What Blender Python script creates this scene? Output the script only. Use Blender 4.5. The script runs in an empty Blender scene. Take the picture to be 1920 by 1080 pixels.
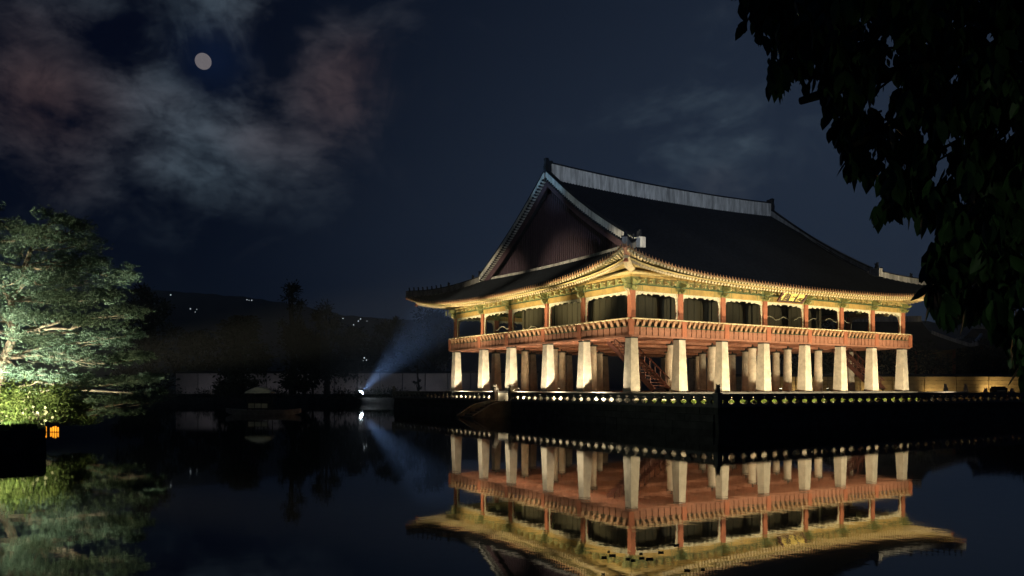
import bpy, math, random
import numpy as np
from mathutils import Vector, Matrix

S = bpy.context.scene
COL = S.collection
rng = random.Random(7)
PI = math.pi

# ------------------------------------------------------------------ camera
CX, CY, CZ, YAW, FPX, HOR = -38.39, -45.38, 2.658, .5502, 1463.6, 726.4
SN, CS = math.sin(YAW), math.cos(YAW)
cam_d = bpy.data.cameras.new('camera')
cam = bpy.data.objects.new('camera', cam_d); COL.objects.link(cam)
cam.location = (CX, CY, CZ); cam.rotation_euler = (PI/2, 0, -YAW)
cam_d.sensor_width = 36; cam_d.lens = 36*FPX/1920
cam_d.shift_y = (HOR-540)/1920
cam_d.clip_start = .1; cam_d.clip_end = 9000
S.camera = cam

# ------------------------------------------------------------------ world (moonlit night sky with clouds)
def vdir(px, py):
    r, u = (px-960)/FPX, (HOR-py)/FPX
    return Vector((SN+r*CS, CS-r*SN, u)).normalized()
def build_world():
    w = bpy.data.worlds.new('World'); S.world = w; w.use_nodes = True
    nt = w.node_tree; N = nt.nodes; L = nt.links; N.clear()
    out = N.new('ShaderNodeOutputWorld'); bg = N.new('ShaderNodeBackground')
    L.new(bg.outputs[0], out.inputs[0])
    tc = N.new('ShaderNodeTexCoord'); G = tc.outputs['Generated']
    def m(op, a, b=None, c=None, clamp=False):
        n = N.new('ShaderNodeMath'); n.operation = op; n.use_clamp = clamp
        for i, v in enumerate((a, b, c)):
            if v is None: continue
            if isinstance(v, (int, float)): n.inputs[i].default_value = v
            else: L.new(v, n.inputs[i])
        return n.outputs[0]
    def dot(v):
        n = N.new('ShaderNodeVectorMath'); n.operation = 'DOT_PRODUCT'
        L.new(G, n.inputs[0]); n.inputs[1].default_value = v; return n.outputs['Value']
    def lobe(px, py, k):                      # soft lobe around a direction of the sky
        return m('EXPONENT', m('MULTIPLY', m('SUBTRACT', dot(vdir(px, py)), 1.0), k))
    def noise(scale, det, rough=.55, dist=0., off=(0,0,0), sc=(1,1,1.6)):
        mp = N.new('ShaderNodeMapping'); mp.inputs['Location'].default_value = off; mp.inputs['Scale'].default_value = sc
        L.new(G, mp.inputs[0])
        n = N.new('ShaderNodeTexNoise'); n.inputs['Scale'].default_value = scale; n.inputs['Detail'].default_value = det
        n.inputs['Roughness'].default_value = rough; n.inputs['Distortion'].default_value = dist
        L.new(mp.outputs[0], n.inputs['Vector']); return n.outputs['Fac']
    def ss(v, a, b, lo=0., hi=1.):
        n = N.new('ShaderNodeMapRange'); n.interpolation_type = 'SMOOTHSTEP'
        n.inputs['From Min'].default_value = a; n.inputs['From Max'].default_value = b
        n.inputs['To Min'].default_value = lo; n.inputs['To Max'].default_value = hi
        L.new(v, n.inputs['Value']); return n.outputs[0]
    def mix(f, a, b):
        n = N.new('ShaderNodeMix'); n.data_type = 'RGBA'
        if isinstance(f, (int, float)): n.inputs[0].default_value = f
        else: L.new(f, n.inputs[0])
        for k, v in ((6, a), (7, b)):
            if isinstance(v, tuple): n.inputs[k].default_value = (*v, 1)
            else: L.new(v, n.inputs[k])
        return n.outputs[2]
    base = mix(ss(dot(vdir(1480, 560)), .72, .995), (.0014, .0048, .0140), (.019, .031, .056))
    base = mix(m('MULTIPLY', lobe(60, -60, 12), .75), base, (.0005, .0010, .0068))
    base = mix(m('MULTIPLY', lobe(1000, -250, 14), .5), base, (.0022, .0036, .011))
    # clouds
    f1 = noise(6.5, 10, .62, .8, (2.3, .4, 1.1)); f2 = noise(2.6, 5, .5, .2, (.3, 5.1, .7)); f3 = noise(14, 8, .65, .3, (.1, .2, 8))
    dens = m('ADD', m('ADD', m('MULTIPLY', f1, .58), m('MULTIPLY', f3, .28)), m('MULTIPLY', f2, .14))
    msk = None
    for px, py, k, a in ((130, 60, 170, .62), (80, 200, 170, .72), (170, 255, 200, .72), (270, 190, 220, 1.0), (345, 250, 220, 1.05), (440, 240, 220, .95), (545, 160, 200, .85),
                         (630, 150, 170, .62), (420, 15, 240, .95), (330, 80, 300, .75), (210, 20, 220, .55), (550, 275, 260, .7), (720, 110, 140, .35), (300, 340, 260, .5), (1340, 285, 110, .75), (1100, 230, 60, .15)):
        v = m('MULTIPLY', lobe(px, py, k), a); msk = v if msk is None else m('MAXIMUM', msk, v)
    hole = m('MULTIPLY', lobe(395, 110, 1500), 1.)
    hole = m('ADD', hole, m('MULTIPLY', lobe(215, 110, 1500), .9)); hole = m('ADD', hole, m('MULTIPLY', lobe(520, 65, 1100), .8))
    cl = m('SUBTRACT', m('ADD', dens, m('MULTIPLY', msk, .27)), m('MULTIPLY', hole, .14))
    cl = ss(cl, .56, .84)
    f4 = noise(22, 7, .62, .8, (4, 1, 3)); cl = m('MULTIPLY', cl, ss(f4, .30, .65, .62, 1.08))
    cl = m('MULTIPLY', cl, m('ADD', m('MULTIPLY', msk, .95), .06))
    tint = m('ADD', m('MAXIMUM', lobe(70, 180, 230), m('MULTIPLY', lobe(640, 170, 200), .9)), m('MULTIPLY', ss(noise(4.0, 2, .5, 0, (9, 2, 4)), .48, .66), .3), clamp=True)
    ccol = mix(tint, (.074, .108, .142), (.092, .060, .064))
    col = mix(cl, base, ccol)
    # clear blue ring around the moon
    col = mix(m('MULTIPLY', lobe(400, 110, 1500), .5), col, (.006, .015, .048))
    # a trace of the physical night-blue sky
    sky = N.new('ShaderNodeTexSky'); sky.sky_type = 'NISHITA'; sky.sun_disc = False
    sky.sun_elevation = math.radians(2); sky.sun_rotation = math.radians(200)
    ad = N.new('ShaderNodeMix'); ad.data_type = 'RGBA'; ad.blend_type = 'ADD'; ad.inputs[0].default_value = .0002
    L.new(col, ad.inputs[6]); L.new(sky.outputs[0], ad.inputs[7])
    L.new(ad.outputs[2], bg.inputs[0]); bg.inputs[1].default_value = .9
build_world()
S.view_settings.view_transform = 'Standard'; S.view_settings.look = 'None'
S.view_settings.exposure = 0; S.view_settings.gamma = 1; S.view_settings.use_curve_mapping = False
S.cycles.use_denoising = True
S.cycles.max_bounces = 6; S.cycles.diffuse_bounces = 3; S.cycles.glossy_bounces = 4; S.cycles.transmission_bounces = 4; S.cycles.volume_bounces = 0
S.cycles.sample_clamp_indirect = 3; S.cycles.caustics_reflective = False; S.cycles.caustics_refractive = False
S.cycles.volume_step_rate = 4

# moonlight
ml = bpy.data.lights.new('moonlight', 'SUN'); ml.energy = .03; ml.angle = math.radians(.5); ml.color = (.75, .85, 1)
mo = bpy.data.objects.new('moonlight', ml); COL.objects.link(mo)
mo.rotation_euler = vdir(381, 115).to_track_quat('Z', 'Y').to_euler()

def at(px, D, z):                              # a point D metres in front of the photographer's bank, at height z
    R = (px-960)/FPX*D
    return (CX+D*SN+R*CS, CY+D*CS-R*SN, z)
def zof(py, D): return CZ+(HOR-py)*D/FPX
def vw(R, D, z=0): return (CX+D*SN+R*CS, CY+D*CS-R*SN, z)

# ------------------------------------------------------------------ lamps
def spot(loc, aim, energy, color, size=120, blend=.6, rad=.08):
    l = bpy.data.lights.new('lamp_light', 'SPOT'); l.energy = energy; l.color = color
    l.spot_size = math.radians(size); l.spot_blend = blend; l.shadow_soft_size = rad
    o = bpy.data.objects.new('lamp_light', l); COL.objects.link(o); o.location = loc
    d = Vector(aim)-Vector(loc); o.rotation_euler = (-d).to_track_quat('Z', 'Y').to_euler()
    return o
WARM = (1, .82, .50); WARMW = (1, .88, .66); GOLD = (1, .72, .30)

LIGHT_C, LIGHT_A, LIGHT_I = 2000, 2000, 380       # terrace rows (long side, short side), inner uplights
LIGHT_L, LIGHT_R, LIGHT_ROOF = 165000, 95000, 70000  # bank floodlights
LIGHT_BLUE, HAZE, MIST = 44000, .0003, .003
LIGHT_P1, LIGHT_P2, LIGHT_P3 = 1300, 10500, 3200       # islet floodlights
# ------------------------------------------------------------------ materials
def mat(name, col, rough=.8, var=.25, scale=3., bump=.0, col2=None, spec=.3, emit=None, es=0, stretch=(1,1,1), metal=0, obj=True):
    m = bpy.data.materials.new(name); m.use_nodes = True; nt = m.node_tree; N = nt.nodes; L = nt.links
    b = N['Principled BSDF']; b.inputs['Roughness'].default_value = rough; b.inputs['Specular IOR Level'].default_value = spec
    b.inputs['Metallic'].default_value = metal
    if emit is not None:
        b.inputs['Emission Color'].default_value = (*emit, 1); b.inputs['Emission Strength'].default_value = es
    tc = N.new('ShaderNodeTexCoord'); mp = N.new('ShaderNodeMapping'); mp.inputs['Scale'].default_value = stretch
    L.new(tc.outputs['Object' if obj else 'Generated'], mp.inputs[0])
    oi = N.new('ShaderNodeObjectInfo')
    ad = N.new('ShaderNodeVectorMath'); ad.operation = 'ADD'; sc = N.new('ShaderNodeVectorMath'); sc.operation = 'SCALE'
    sc.inputs[0].default_value = (37, 53, 19); L.new(oi.outputs['Random'], sc.inputs['Scale'])
    L.new(mp.outputs[0], ad.inputs[0]); L.new(sc.outputs[0], ad.inputs[1])
    n = N.new('ShaderNodeTexNoise'); n.inputs['Scale'].default_value = scale; n.inputs['Detail'].default_value = 6; n.inputs['Roughness'].default_value = .65
    L.new(ad.outputs[0], n.inputs['Vector'])
    cr = N.new('ShaderNodeValToRGB'); e = cr.color_ramp.elements
    c2 = col2 if col2 else tuple(c*(1-var) for c in col); c1 = tuple(min(1, c*(1+var*.5)) for c in col)
    e[0].position = .34; e[1].position = .66; e[0].color = (*c2, 1); e[1].color = (*c1, 1)
    L.new(n.outputs['Fac'], cr.inputs[0]); L.new(cr.outputs[0], b.inputs['Base Color'])
    if bump:
        bp = N.new('ShaderNodeBump'); bp.inputs['Strength'].default_value = bump; bp.inputs['Distance'].default_value = .03
        n2 = N.new('ShaderNodeTexNoise'); n2.inputs['Scale'].default_value = scale*5; n2.inputs['Detail'].default_value = 4
        L.new(ad.outputs[0], n2.inputs['Vector']); L.new(n2.outputs['Fac'], bp.inputs['Height']); L.new(bp.outputs[0], b.inputs['Normal'])
    return m
M = dict(
    pillar=mat('granite', (.56, .50, .41), .85, .30, 1.6, .35, spec=.2),
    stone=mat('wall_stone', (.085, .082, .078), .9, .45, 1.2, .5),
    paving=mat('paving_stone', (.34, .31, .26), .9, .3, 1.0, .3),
    rail=mat('rail_stone', (.20, .19, .18), .85, .35, 2., .4),
    statue=mat('statue_stone', (.40, .37, .33), .85, .35, 4., .4),
    red=mat('red_paint', (.43, .155, .085), .55, .22, 2.5, .1),
    orange=mat('orange_paint', (.36, .165, .105), .6, .28, 3., .1),
    deckwood=mat('deck_paint', (.36, .15, .085), .65, .35, 1.6, .1),
    cream=mat('cream_paint', (.74, .60, .36), .6, .2, 5., .1),
    ochre=mat('ochre_paint', (.50, .34, .11), .6, .28, 1.8, .1),
    soffit=mat('soffit_shade', (.10, .075, .03), .7, .35, 3., .1),  # soffit boards darkened to paint the shade between the rafters
    yellow=mat('yellow_paint', (.70, .55, .24), .6, .22, 4., .1),
    rafterp=mat('rafter_paint', (.52, .39, .16), .6, .3, 4., .1),
    rafterg=mat('rafter_green', (.38, .33, .12), .6, .3, 4., .1),
    whitened=mat('whitened_stone', (.66, .60, .48), .85, .3, .8, .3),  # stylobate facing whitened to look brighter, in place of stronger lamps
    tan=mat('tan_paint', (.38, .21, .11), .6, .3, 5., .1),
    green=mat('green_paint', (.11, .165, .065), .6, .4, 7., .1, col2=(.34, .29, .10)),
    greend=mat('dark_green_paint', (.055, .11, .055), .6, .35, 6.),
    scallop=mat('scallop_paint', (.78, .70, .52), .6, .35, 9., 0, col2=(.48, .50, .34)),
    dark=mat('blackened_iron', (.03, .026, .022), .6, .3, 5.),
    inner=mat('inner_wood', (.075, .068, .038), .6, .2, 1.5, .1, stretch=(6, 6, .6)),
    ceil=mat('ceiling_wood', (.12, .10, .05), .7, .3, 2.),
    stair=mat('stair_wood', (.10, .035, .024), .6, .35, 2.5),
    tile=mat('roof_tile', (.014, .018, .028), .75, .45, 2.5, .4, spec=.15),
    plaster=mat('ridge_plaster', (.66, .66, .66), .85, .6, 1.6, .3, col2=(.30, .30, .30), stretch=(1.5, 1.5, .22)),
    plaster_dim=mat('dim_plaster', (.24, .24, .25), .9, .5, 1.6, .3, stretch=(1.5, 1.5, .3)),  # ridge plaster darkened: dim light painted on left hips and gable feet
    plaster_faint=mat('faint_plaster', (.40, .41, .43), .85, .5, 1.6, .3, stretch=(1.5, 1.5, .3)),  # verge plaster toned bluish grey to paint the fainter light there
    gable=mat('gable_wood', (.020, .013, .026), .75, .4, 2., .2, stretch=(3, 3, .3)),
    barge=mat('barge_wood', (.05, .028, .042), .7, .35, 2., .2),
    gold=mat('gold_leaf', (.85, .66, .16), .45, .12, 8.),
    board=mat('sign_black', (.05, .035, .015), .6, .2, 5.),
    lamp=mat('lamp_metal', (.06, .06, .06), .5, .2, 5.),
    lens=mat('lamp_lens', (.9, .9, .8), .3, .05, 5., emit=(1, .86, .58), es=16),
    bluelens=mat('blue_lens', (.9, .9, 1), .3, .05, 5., emit=(.75, .88, 1), es=90),
    hedge=mat('hedge_leaf', (.13, .19, .03), .7, .4, 3.),
    grass=mat('grass', (.055, .09, .025), .9, .5, 1.5, .4),
    soil=mat('ground_earth', (.07, .062, .05), .95, .4, .4, .4),
    pine=mat('pine_needles', (.22, .28, .21), .75, .5, 1.0, 0, col2=(.05, .09, .06)),
    bark=mat('pine_bark', (.24, .17, .125), .9, .45, 4., .6),
    bush=mat('bush_leaf', (.17, .21, .07), .65, .45, 1.5, 0, col2=(.05, .09, .02)),
    petal=mat('white_petal', (.75, .68, .5), .7, .1, 5.),
    dleaf=mat('dark_leaf', (.022, .035, .016), .7, .5, 1.2),
    willow=mat('willow_leaf', (.035, .05, .025), .8, .5, .6),
    farleaf=mat('far_leaf', (.02, .028, .020), .9, .5, .5),
    dbark=mat('dark_bark', (.035, .028, .022), .95, .4, 2.),
    leaf=mat('cherry_leaf', (.04, .085, .028), .5, .4, 3.),
    wallp=mat('wall_plaster', (.34, .31, .30), .9, .25, .35, .2),
    wallo=mat('ochre_wall_stone', (.36, .27, .15), .9, .3, .5, .3),
    coping=mat('coping_tile', (.05, .05, .055), .8, .3, 1.),
    hill=mat('hill_forest', (.022, .032, .036), 1, .4, .02),
    boat=mat('boat_wood', (.40, .37, .33), .8, .35, 2., .2),
    canvas=mat('boat_roof', (.55, .52, .42), .85, .25, 2., .2),
    amber=mat('amber_glow', (.9, .5, .1), .5, .05, 5., emit=(1, .36, .02), es=1.6),
    dot=mat('town_light', (1, 1, 1), .5, 0, 5., emit=(.8, .92, 1), es=.6),
    moonm=mat('moon_face', (.1, .1, .1), 1, .1, .03, emit=(.46, .42, .45), es=.34),
    pad=mat('floating_leaf', (.012, .016, .01), .8, .3, 5.),
)

# ------------------------------------------------------------------ mesh helpers
class MB:
    def __init__(s): s.v = []; s.f = []
    def add(s, v, f):
        o = len(s.v); s.v += [tuple(p) for p in v]; s.f += [tuple(i+o for i in q) for q in f]; return s
    def box(s, x0, y0, z0, x1, y1, z1):
        return s.add([(x0,y0,z0),(x1,y0,z0),(x1,y1,z0),(x0,y1,z0),(x0,y0,z1),(x1,y0,z1),(x1,y1,z1),(x0,y1,z1)],
                     [(3,2,1,0),(4,5,6,7),(0,1,5,4),(1,2,6,5),(2,3,7,6),(3,0,4,7)])
    def frustum(s, a, b, z0, z1, n=4, cx=0, cy=0, rot=PI/4):     # a,b = circumradius
        v = [(cx+r*math.cos(rot+2*PI*i/n), cy+r*math.sin(rot+2*PI*i/n), z) for r, z in ((a, z0), (b, z1)) for i in range(n)]
        return s.add(v, [tuple(range(n))[::-1], tuple(range(n, 2*n))]+[(i, (i+1) % n, n+(i+1) % n, n+i) for i in range(n)])
    def lathe(s, prof, n=12, cx=0, cy=0, sx=1, sy=1):
        v = [(cx+sx*r*math.cos(2*PI*i/n), cy+sy*r*math.sin(2*PI*i/n), z) for r, z in prof for i in range(n)]
        f = [tuple(range(n))[::-1], tuple(range((len(prof)-1)*n, len(prof)*n))]
        for k in range(len(prof)-1): f += [(k*n+i, k*n+(i+1) % n, (k+1)*n+(i+1) % n, (k+1)*n+i) for i in range(n)]
        return s.add(v, f)
    def prism(s, pts, a, b, ax='y'):                             # extrude a 2-D outline (u,z) along ax
        n = len(pts); P = (lambda u, t, z: (u, t, z)) if ax == 'y' else (lambda u, t, z: (t, u, z))
        v = [P(u, t, z) for t in (a, b) for u, z in pts]
        return s.add(v, [tuple(range(n)), tuple(range(n, 2*n))[::-1]]+[(i, n+i, n+(i+1) % n, (i+1) % n) for i in range(n)])
    def tube(s, pts, rad, n=6, cap=True):
        pts = [Vector(p) for p in pts]; rad = rad if isinstance(rad, (list, tuple)) else [rad]*len(pts); o = len(s.v); v = []
        for i, p in enumerate(pts):
            d = (pts[min(i+1, len(pts)-1)]-pts[max(i-1, 0)]).normalized()
            a = d.cross(Vector((0, 0, 1))) if abs(d.z) < .95 else d.cross(Vector((1, 0, 0))); a.normalize(); b = d.cross(a)
            v += [p+rad[i]*(a*math.cos(2*PI*k/n)+b*math.sin(2*PI*k/n)) for k in range(n)]
        f = [(i*n+k, i*n+(k+1) % n, (i+1)*n+(k+1) % n, (i+1)*n+k) for i in range(len(pts)-1) for k in range(n)]
        if cap: f += [tuple(range(n))[::-1], tuple(range((len(pts)-1)*n, len(pts)*n))]
        return s.add(v, f)
    def bar(s, p, q, w, h):                                      # rectangular bar from p to q
        p, q = Vector(p), Vector(q); d = (q-p).normalized(); a = d.cross(Vector((0, 0, 1)))
        a = a.normalized() if a.length > 1e-4 else Vector((1, 0, 0)); u = a.cross(d)
        v = [c+a*sx*w/2+u*sz*h/2 for c in (p, q) for sx, sz in ((-1,-1),(1,-1),(1,1),(-1,1))]
        return s.add(v, [(0,1,2,3),(7,6,5,4),(0,4,5,1),(1,5,6,2),(2,6,7,3),(3,7,4,0)])
    def ribbon(s, pts, w, z0, z1):                               # upright wall following pts, z0/z1 relative heights
        pts = [Vector(p) for p in pts]; v = []
        for i, p in enumerate(pts):
            d = pts[min(i+1, len(pts)-1)]-pts[max(i-1, 0)]; d.z = 0; d.normalize(); a = Vector((-d.y, d.x, 0))*w/2
            v += [p+a+Vector((0,0,z0)), p-a+Vector((0,0,z0)), p-a+Vector((0,0,z1)), p+a+Vector((0,0,z1))]
        n = len(pts); f = [(0,1,2,3), tuple((n-1)*4+k for k in (3,2,1,0))]
        for i in range(n-1): f += [(i*4+k, (i+1)*4+k, (i+1)*4+(k+1) % 4, i*4+(k+1) % 4) for k in range(4)]
        return s.add(v, f)
    def mesh(s, name, m, smooth=False):
        me = bpy.data.meshes.new(name); me.from_pydata(s.v, [], s.f); me.update()
        me.materials.append(M[m] if isinstance(m, str) else m)
        if smooth: me.polygons.foreach_set('use_smooth', [True]*len(me.polygons))
        return me
def wloc(o):
    v = Vector(o.location)
    while o.parent: o = o.parent; v += Vector(o.location)
    return v
def put(name, me, parent=None, loc=(0,0,0), rz=0, kind=None, scale=None, rot=None):
    """Link one object; loc is in world space (parents are never rotated)."""
    if isinstance(me, tuple): me = me[0].mesh(name, me[1], *me[2:])
    o = bpy.data.objects.new(name, me); COL.objects.link(o)
    l = Vector(loc)
    if parent: o.parent = parent; l = l-wloc(parent)
    o.location = l
    if rz: o.rotation_euler = (0, 0, rz)
    if rot: o.rotation_euler = rot
    if scale: o.scale = scale
    if kind: o['kind'] = kind
    return o
def tag(o, label, cat, group=None):
    o['label'] = label; o['category'] = cat
    if group: o['group'] = group
    return o
def thing(name, label, cat, loc, group=None):
    o = bpy.data.objects.new(name, None); COL.objects.link(o); o.location = loc; o.empty_display_size = .3
    return tag(o, label, cat, group)
def rel(root, name, mb, m, smooth=False, kind=None, parent=None, label=None):
    """A part whose mesh was written in world coordinates."""
    p = parent or root; w = wloc(p); mb.v = [(a-w.x, b-w.y, c-w.z) for a, b, c in mb.v]
    o = put(name, mb.mesh(name, m, smooth)); o.parent = p
    if kind: o['kind'] = kind
    if label: o['label'] = label
    return o
def copy_part(src, parent, loc, rz=0):
    c = src.copy(); COL.objects.link(c); c.parent = parent; c.location = Vector(loc)-wloc(parent); c.rotation_euler = (0, 0, rz)
    return c
def link_lamp(o, par):
    w = wloc(par); l = Vector(o.location); o.parent = par; o.location = l-w

# ================================================================== SETTING
# water
def water():
    me = MB().add([(-700,-700,0),(1800,-700,0),(1800,1800,0),(-700,1800,0)], [(0,1,2,3)]).mesh('water', M['tile'])
    m = bpy.data.materials.new('pond_water'); m.use_nodes = True; nt = m.node_tree; N = nt.nodes; L = nt.links
    b = N['Principled BSDF']; b.inputs['Base Color'].default_value = (.0015, .002, .003, 1); b.inputs['Roughness'].default_value = .028
    b.inputs['IOR'].default_value = 1.8; b.inputs['Specular IOR Level'].default_value = .5
    tc = N.new('ShaderNodeTexCoord'); mp = N.new('ShaderNodeMapping'); mp.inputs['Scale'].default_value = (1, 1, 1)
    L.new(tc.outputs['Object'], mp.inputs[0])
    n = N.new('ShaderNodeTexNoise'); n.inputs['Scale'].default_value = 2.2; n.inputs['Detail'].default_value = 3
    bp = N.new('ShaderNodeBump'); bp.inputs['Strength'].default_value = .055; bp.inputs['Distance'].default_value = .02
    L.new(mp.outputs[0], n.inputs['Vector']); L.new(n.outputs['Fac'], bp.inputs['Height']); L.new(bp.outputs[0], b.inputs['Normal'])
    me.materials[0] = m
    put('water', me, kind='structure')
water()

# far land, hills
def land():
    m = MB()
    pts = [vw(-400, 129), vw(60, 129), vw(62, 118), vw(600, 118), vw(1200, 1500), vw(-1200, 1500)]
    n = len(pts); v = [(x, y, .78) for x, y, z in pts]+[(x, y, -.5) for x, y, z in pts]
    m.add(v, [tuple(range(n))[::-1]]+[(i, (i+1) % n, n+(i+1) % n, n+i) for i in range(n)])
    put('ground', (m, 'soil'), kind='structure')
    # kerb stones of the far bank
    m = MB(); m.ribbon([vw(-120, 128.6), vw(60, 128.6)], .8, -.2, .98); m.ribbon([vw(-120, 134), vw(60, 134)], .6, .5, 1.55)
    put('bank_wall', (m, 'stone'), kind='structure')
    # near bank under the photographer and the overhanging tree
    v = [vw(*p) for p in ((-30, -40), (40, -40), (40, 4), (22, 4), (12, 2.5), (-6, 2.0), (-30, 1.5))]
    n = len(v); m = MB().add([(x, y, .95) for x, y, z in v]+[(x, y, -.5) for x, y, z in v], [tuple(range(n))[::-1]]+[(i, (i+1) % n, n+(i+1) % n, n+i) for i in range(n)])
    put('near_bank', (m, 'soil'), kind='structure')
    r = random.Random(3)
    m = MB(); prof = [(-900, 640), (-200, 600), (0, 560), (120, 548), (230, 540), (330, 546), (450, 556), (560, 572), (640, 590), (740, 600), (840, 600), (1000, 590), (1700, 600), (2300, 640), (2900, 690)]
    xs = np.arange(-900, 2900, 12.); D = 1100
    ys = np.interp(xs, [p[0] for p in prof], [p[1] for p in prof])+np.array([r.uniform(-1.6, 1.6) for _ in xs])
    v = []
    for x, y in zip(xs, ys):
        v += [at(x, D-260, 0), at(x, D-120, .55*zof(y, D)), at(x, D, zof(y, D)), at(x, D+200, 0)]
    f = [(i*4+k, i*4+4+k, i*4+5+k, i*4+1+k) for i in range(len(xs)-1) for k in range(3)]
    put('hills', MB().add(v, f).mesh('hills', 'hill', True), kind='structure')
land()

# moon
mn = put('moon', MB().lathe([(max(.01, 21*math.sin(a)), -21*math.cos(a)) for a in np.linspace(0, PI, 17)], 32).mesh('moon', 'moonm', True), loc=Vector((CX, CY, CZ))+vdir(381, 115)*2100/ (vdir(381,115).dot(Vector((SN, CS, 0)))))
tag(mn, 'pale full moon glowing between the clouds', 'moon')

# ------------------------------------------------------------------ island terrace
LX, LY, XE, YE = -2.0, -10.6, 38.6, 40.6
island = bpy.data.objects.new('island_terrace', None); COL.objects.link(island); island.location = (LX, LY, 0); island['kind'] = 'structure'
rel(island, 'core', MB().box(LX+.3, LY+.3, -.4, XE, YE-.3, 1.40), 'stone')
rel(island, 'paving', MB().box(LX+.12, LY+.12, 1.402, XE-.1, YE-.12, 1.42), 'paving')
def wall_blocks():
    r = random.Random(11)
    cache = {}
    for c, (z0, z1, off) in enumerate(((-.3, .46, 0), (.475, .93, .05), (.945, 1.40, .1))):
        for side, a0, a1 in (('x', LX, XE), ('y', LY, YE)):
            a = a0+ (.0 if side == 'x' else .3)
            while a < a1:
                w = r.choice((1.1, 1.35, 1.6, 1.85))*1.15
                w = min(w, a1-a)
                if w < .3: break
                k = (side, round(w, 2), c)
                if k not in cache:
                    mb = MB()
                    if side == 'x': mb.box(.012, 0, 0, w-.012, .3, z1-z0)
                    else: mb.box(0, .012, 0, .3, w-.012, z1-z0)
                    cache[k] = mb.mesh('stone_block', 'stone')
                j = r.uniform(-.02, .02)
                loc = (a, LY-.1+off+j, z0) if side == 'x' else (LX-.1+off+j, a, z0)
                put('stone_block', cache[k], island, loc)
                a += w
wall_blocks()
# stylobate under the pavilion
SY = 2.3
rel(island, 'stylobate', MB().box(-.68, -.91, 1.42, 35.3, 29.4, SY-.16), 'paving')
for k in range(24): rel(island, 'face_stone', MB().box(-.66+1.5*k+.012, -.95, 1.421, -.66+1.5*(k+1)-.012, -.912, SY-.162), 'whitened')  # facing slabs whitened so the balustrade openings look brighter
for k in range(20): rel(island, 'face_stone', MB().box(-.72, -.9+1.5*k+.012, 1.421, -.682, -.9+1.5*(k+1)-.012, SY-.162), 'whitened')
rel(island, 'stylobate_edge', MB().box(-.80, -1.03, SY-.158, 35.4, 29.5, SY), 'stone')

# landing steps down to the water, on the left side
st = thing('landing_steps', 'stone steps going down from the balustrade gate to the water', 'steps', (LX-.1, 15.5, 0))
for k in range(7):
    z = 1.30-k*.2; x0 = LX-.14-.52*k
    rel(st, 'step', MB().box(x0-.52, 14.3, z-.35, x0, 16.7, z), 'stone')
for y in (14.05, 16.95):
    rel(st, 'side_block', MB().prism([(LX-.12, -.2), (LX-.12, 1.44), (LX-.9, 1.44), (LX-2.2, 1.15), (LX-3.9, .2), (LX-4.1, -.2)], y-.22, y+.22, 'y'), 'stone')

# ------------------------------------------------------------------ balustrade
def baluster_mesh(p):
    prof = [(0, .5), (.07, .5), (.14, .44), (.24, .28), (.36, .15), (.46, .12), (.56, .14), (.66, .27), (.73, .41), (.79, .43), (.86, .36), (.93, .33), (1, .38)]
    H = .62; pts = [(-w*p*.995, h*H) for h, w in prof]+[(w*p*.995, h*H) for h, w in prof[::-1]]
    mb = MB(); n = len(prof)
    # profile bands, thinner at the waist so the stone reads as carved
    v = []
    for h, w in prof:
        t = .08+.06*w*2
        v += [(-w*p*.995, -t, h*H), (w*p*.995, -t, h*H), (w*p*.995, t, h*H), (-w*p*.995, t, h*H)]
    f = [(0,3,2,1), tuple((n-1)*4+k for k in range(4))]
    for i in range(n-1): f += [(i*4+k, i*4+(k+1) % 4, (i+1)*4+(k+1) % 4, (i+1)*4+k) for k in range(4)]
    return mb.add(v, f)
def statue_mesh(s=1.):                                            # a seated guardian beast
    mb = MB()
    mb.lathe([(.20*s, 0), (.23*s, .06*s), (.2*s, .16*s), (.17*s, .30*s), (.11*s, .40*s)], 10, 0, .02*s, 1, 1.15)
    mb.lathe([(.06*s, .34*s), (.15*s, .38*s), (.18*s, .46*s), (.15*s, .55*s), (.06*s, .60*s)], 10, 0, -.08*s, 1, 1.1)
    mb.box(-.07*s, -.34*s, .40*s, .07*s, -.18*s, .49*s)
    for q in (-1, 1):
        mb.tube([(q*.11*s, -.12*s, .34*s), (q*.12*s, -.2*s, .16*s), (q*.12*s, -.22*s, 0)], [.06*s, .05*s, .06*s], 6)
        mb.box(q*.12*s-.03*s, -.06*s, .54*s, q*.12*s+.03*s, .02*s, .66*s)
    mb.tube([(0, .2*s, .05*s), (0, .32*s, .2*s), (0, .26*s, .36*s)], [.05*s, .05*s, .03*s], 6)
    return mb
newel_me = MB().box(-.2, -.2, 0, .2, .2, .86).frustum(.30, .24, .86, .94).mesh('newel_post', 'rail')
statue_me = statue_mesh().mesh('carved_beast', 'statue', True)
statued_me = statue_mesh(.8).mesh('carved_beast', 'rail', True)
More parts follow.
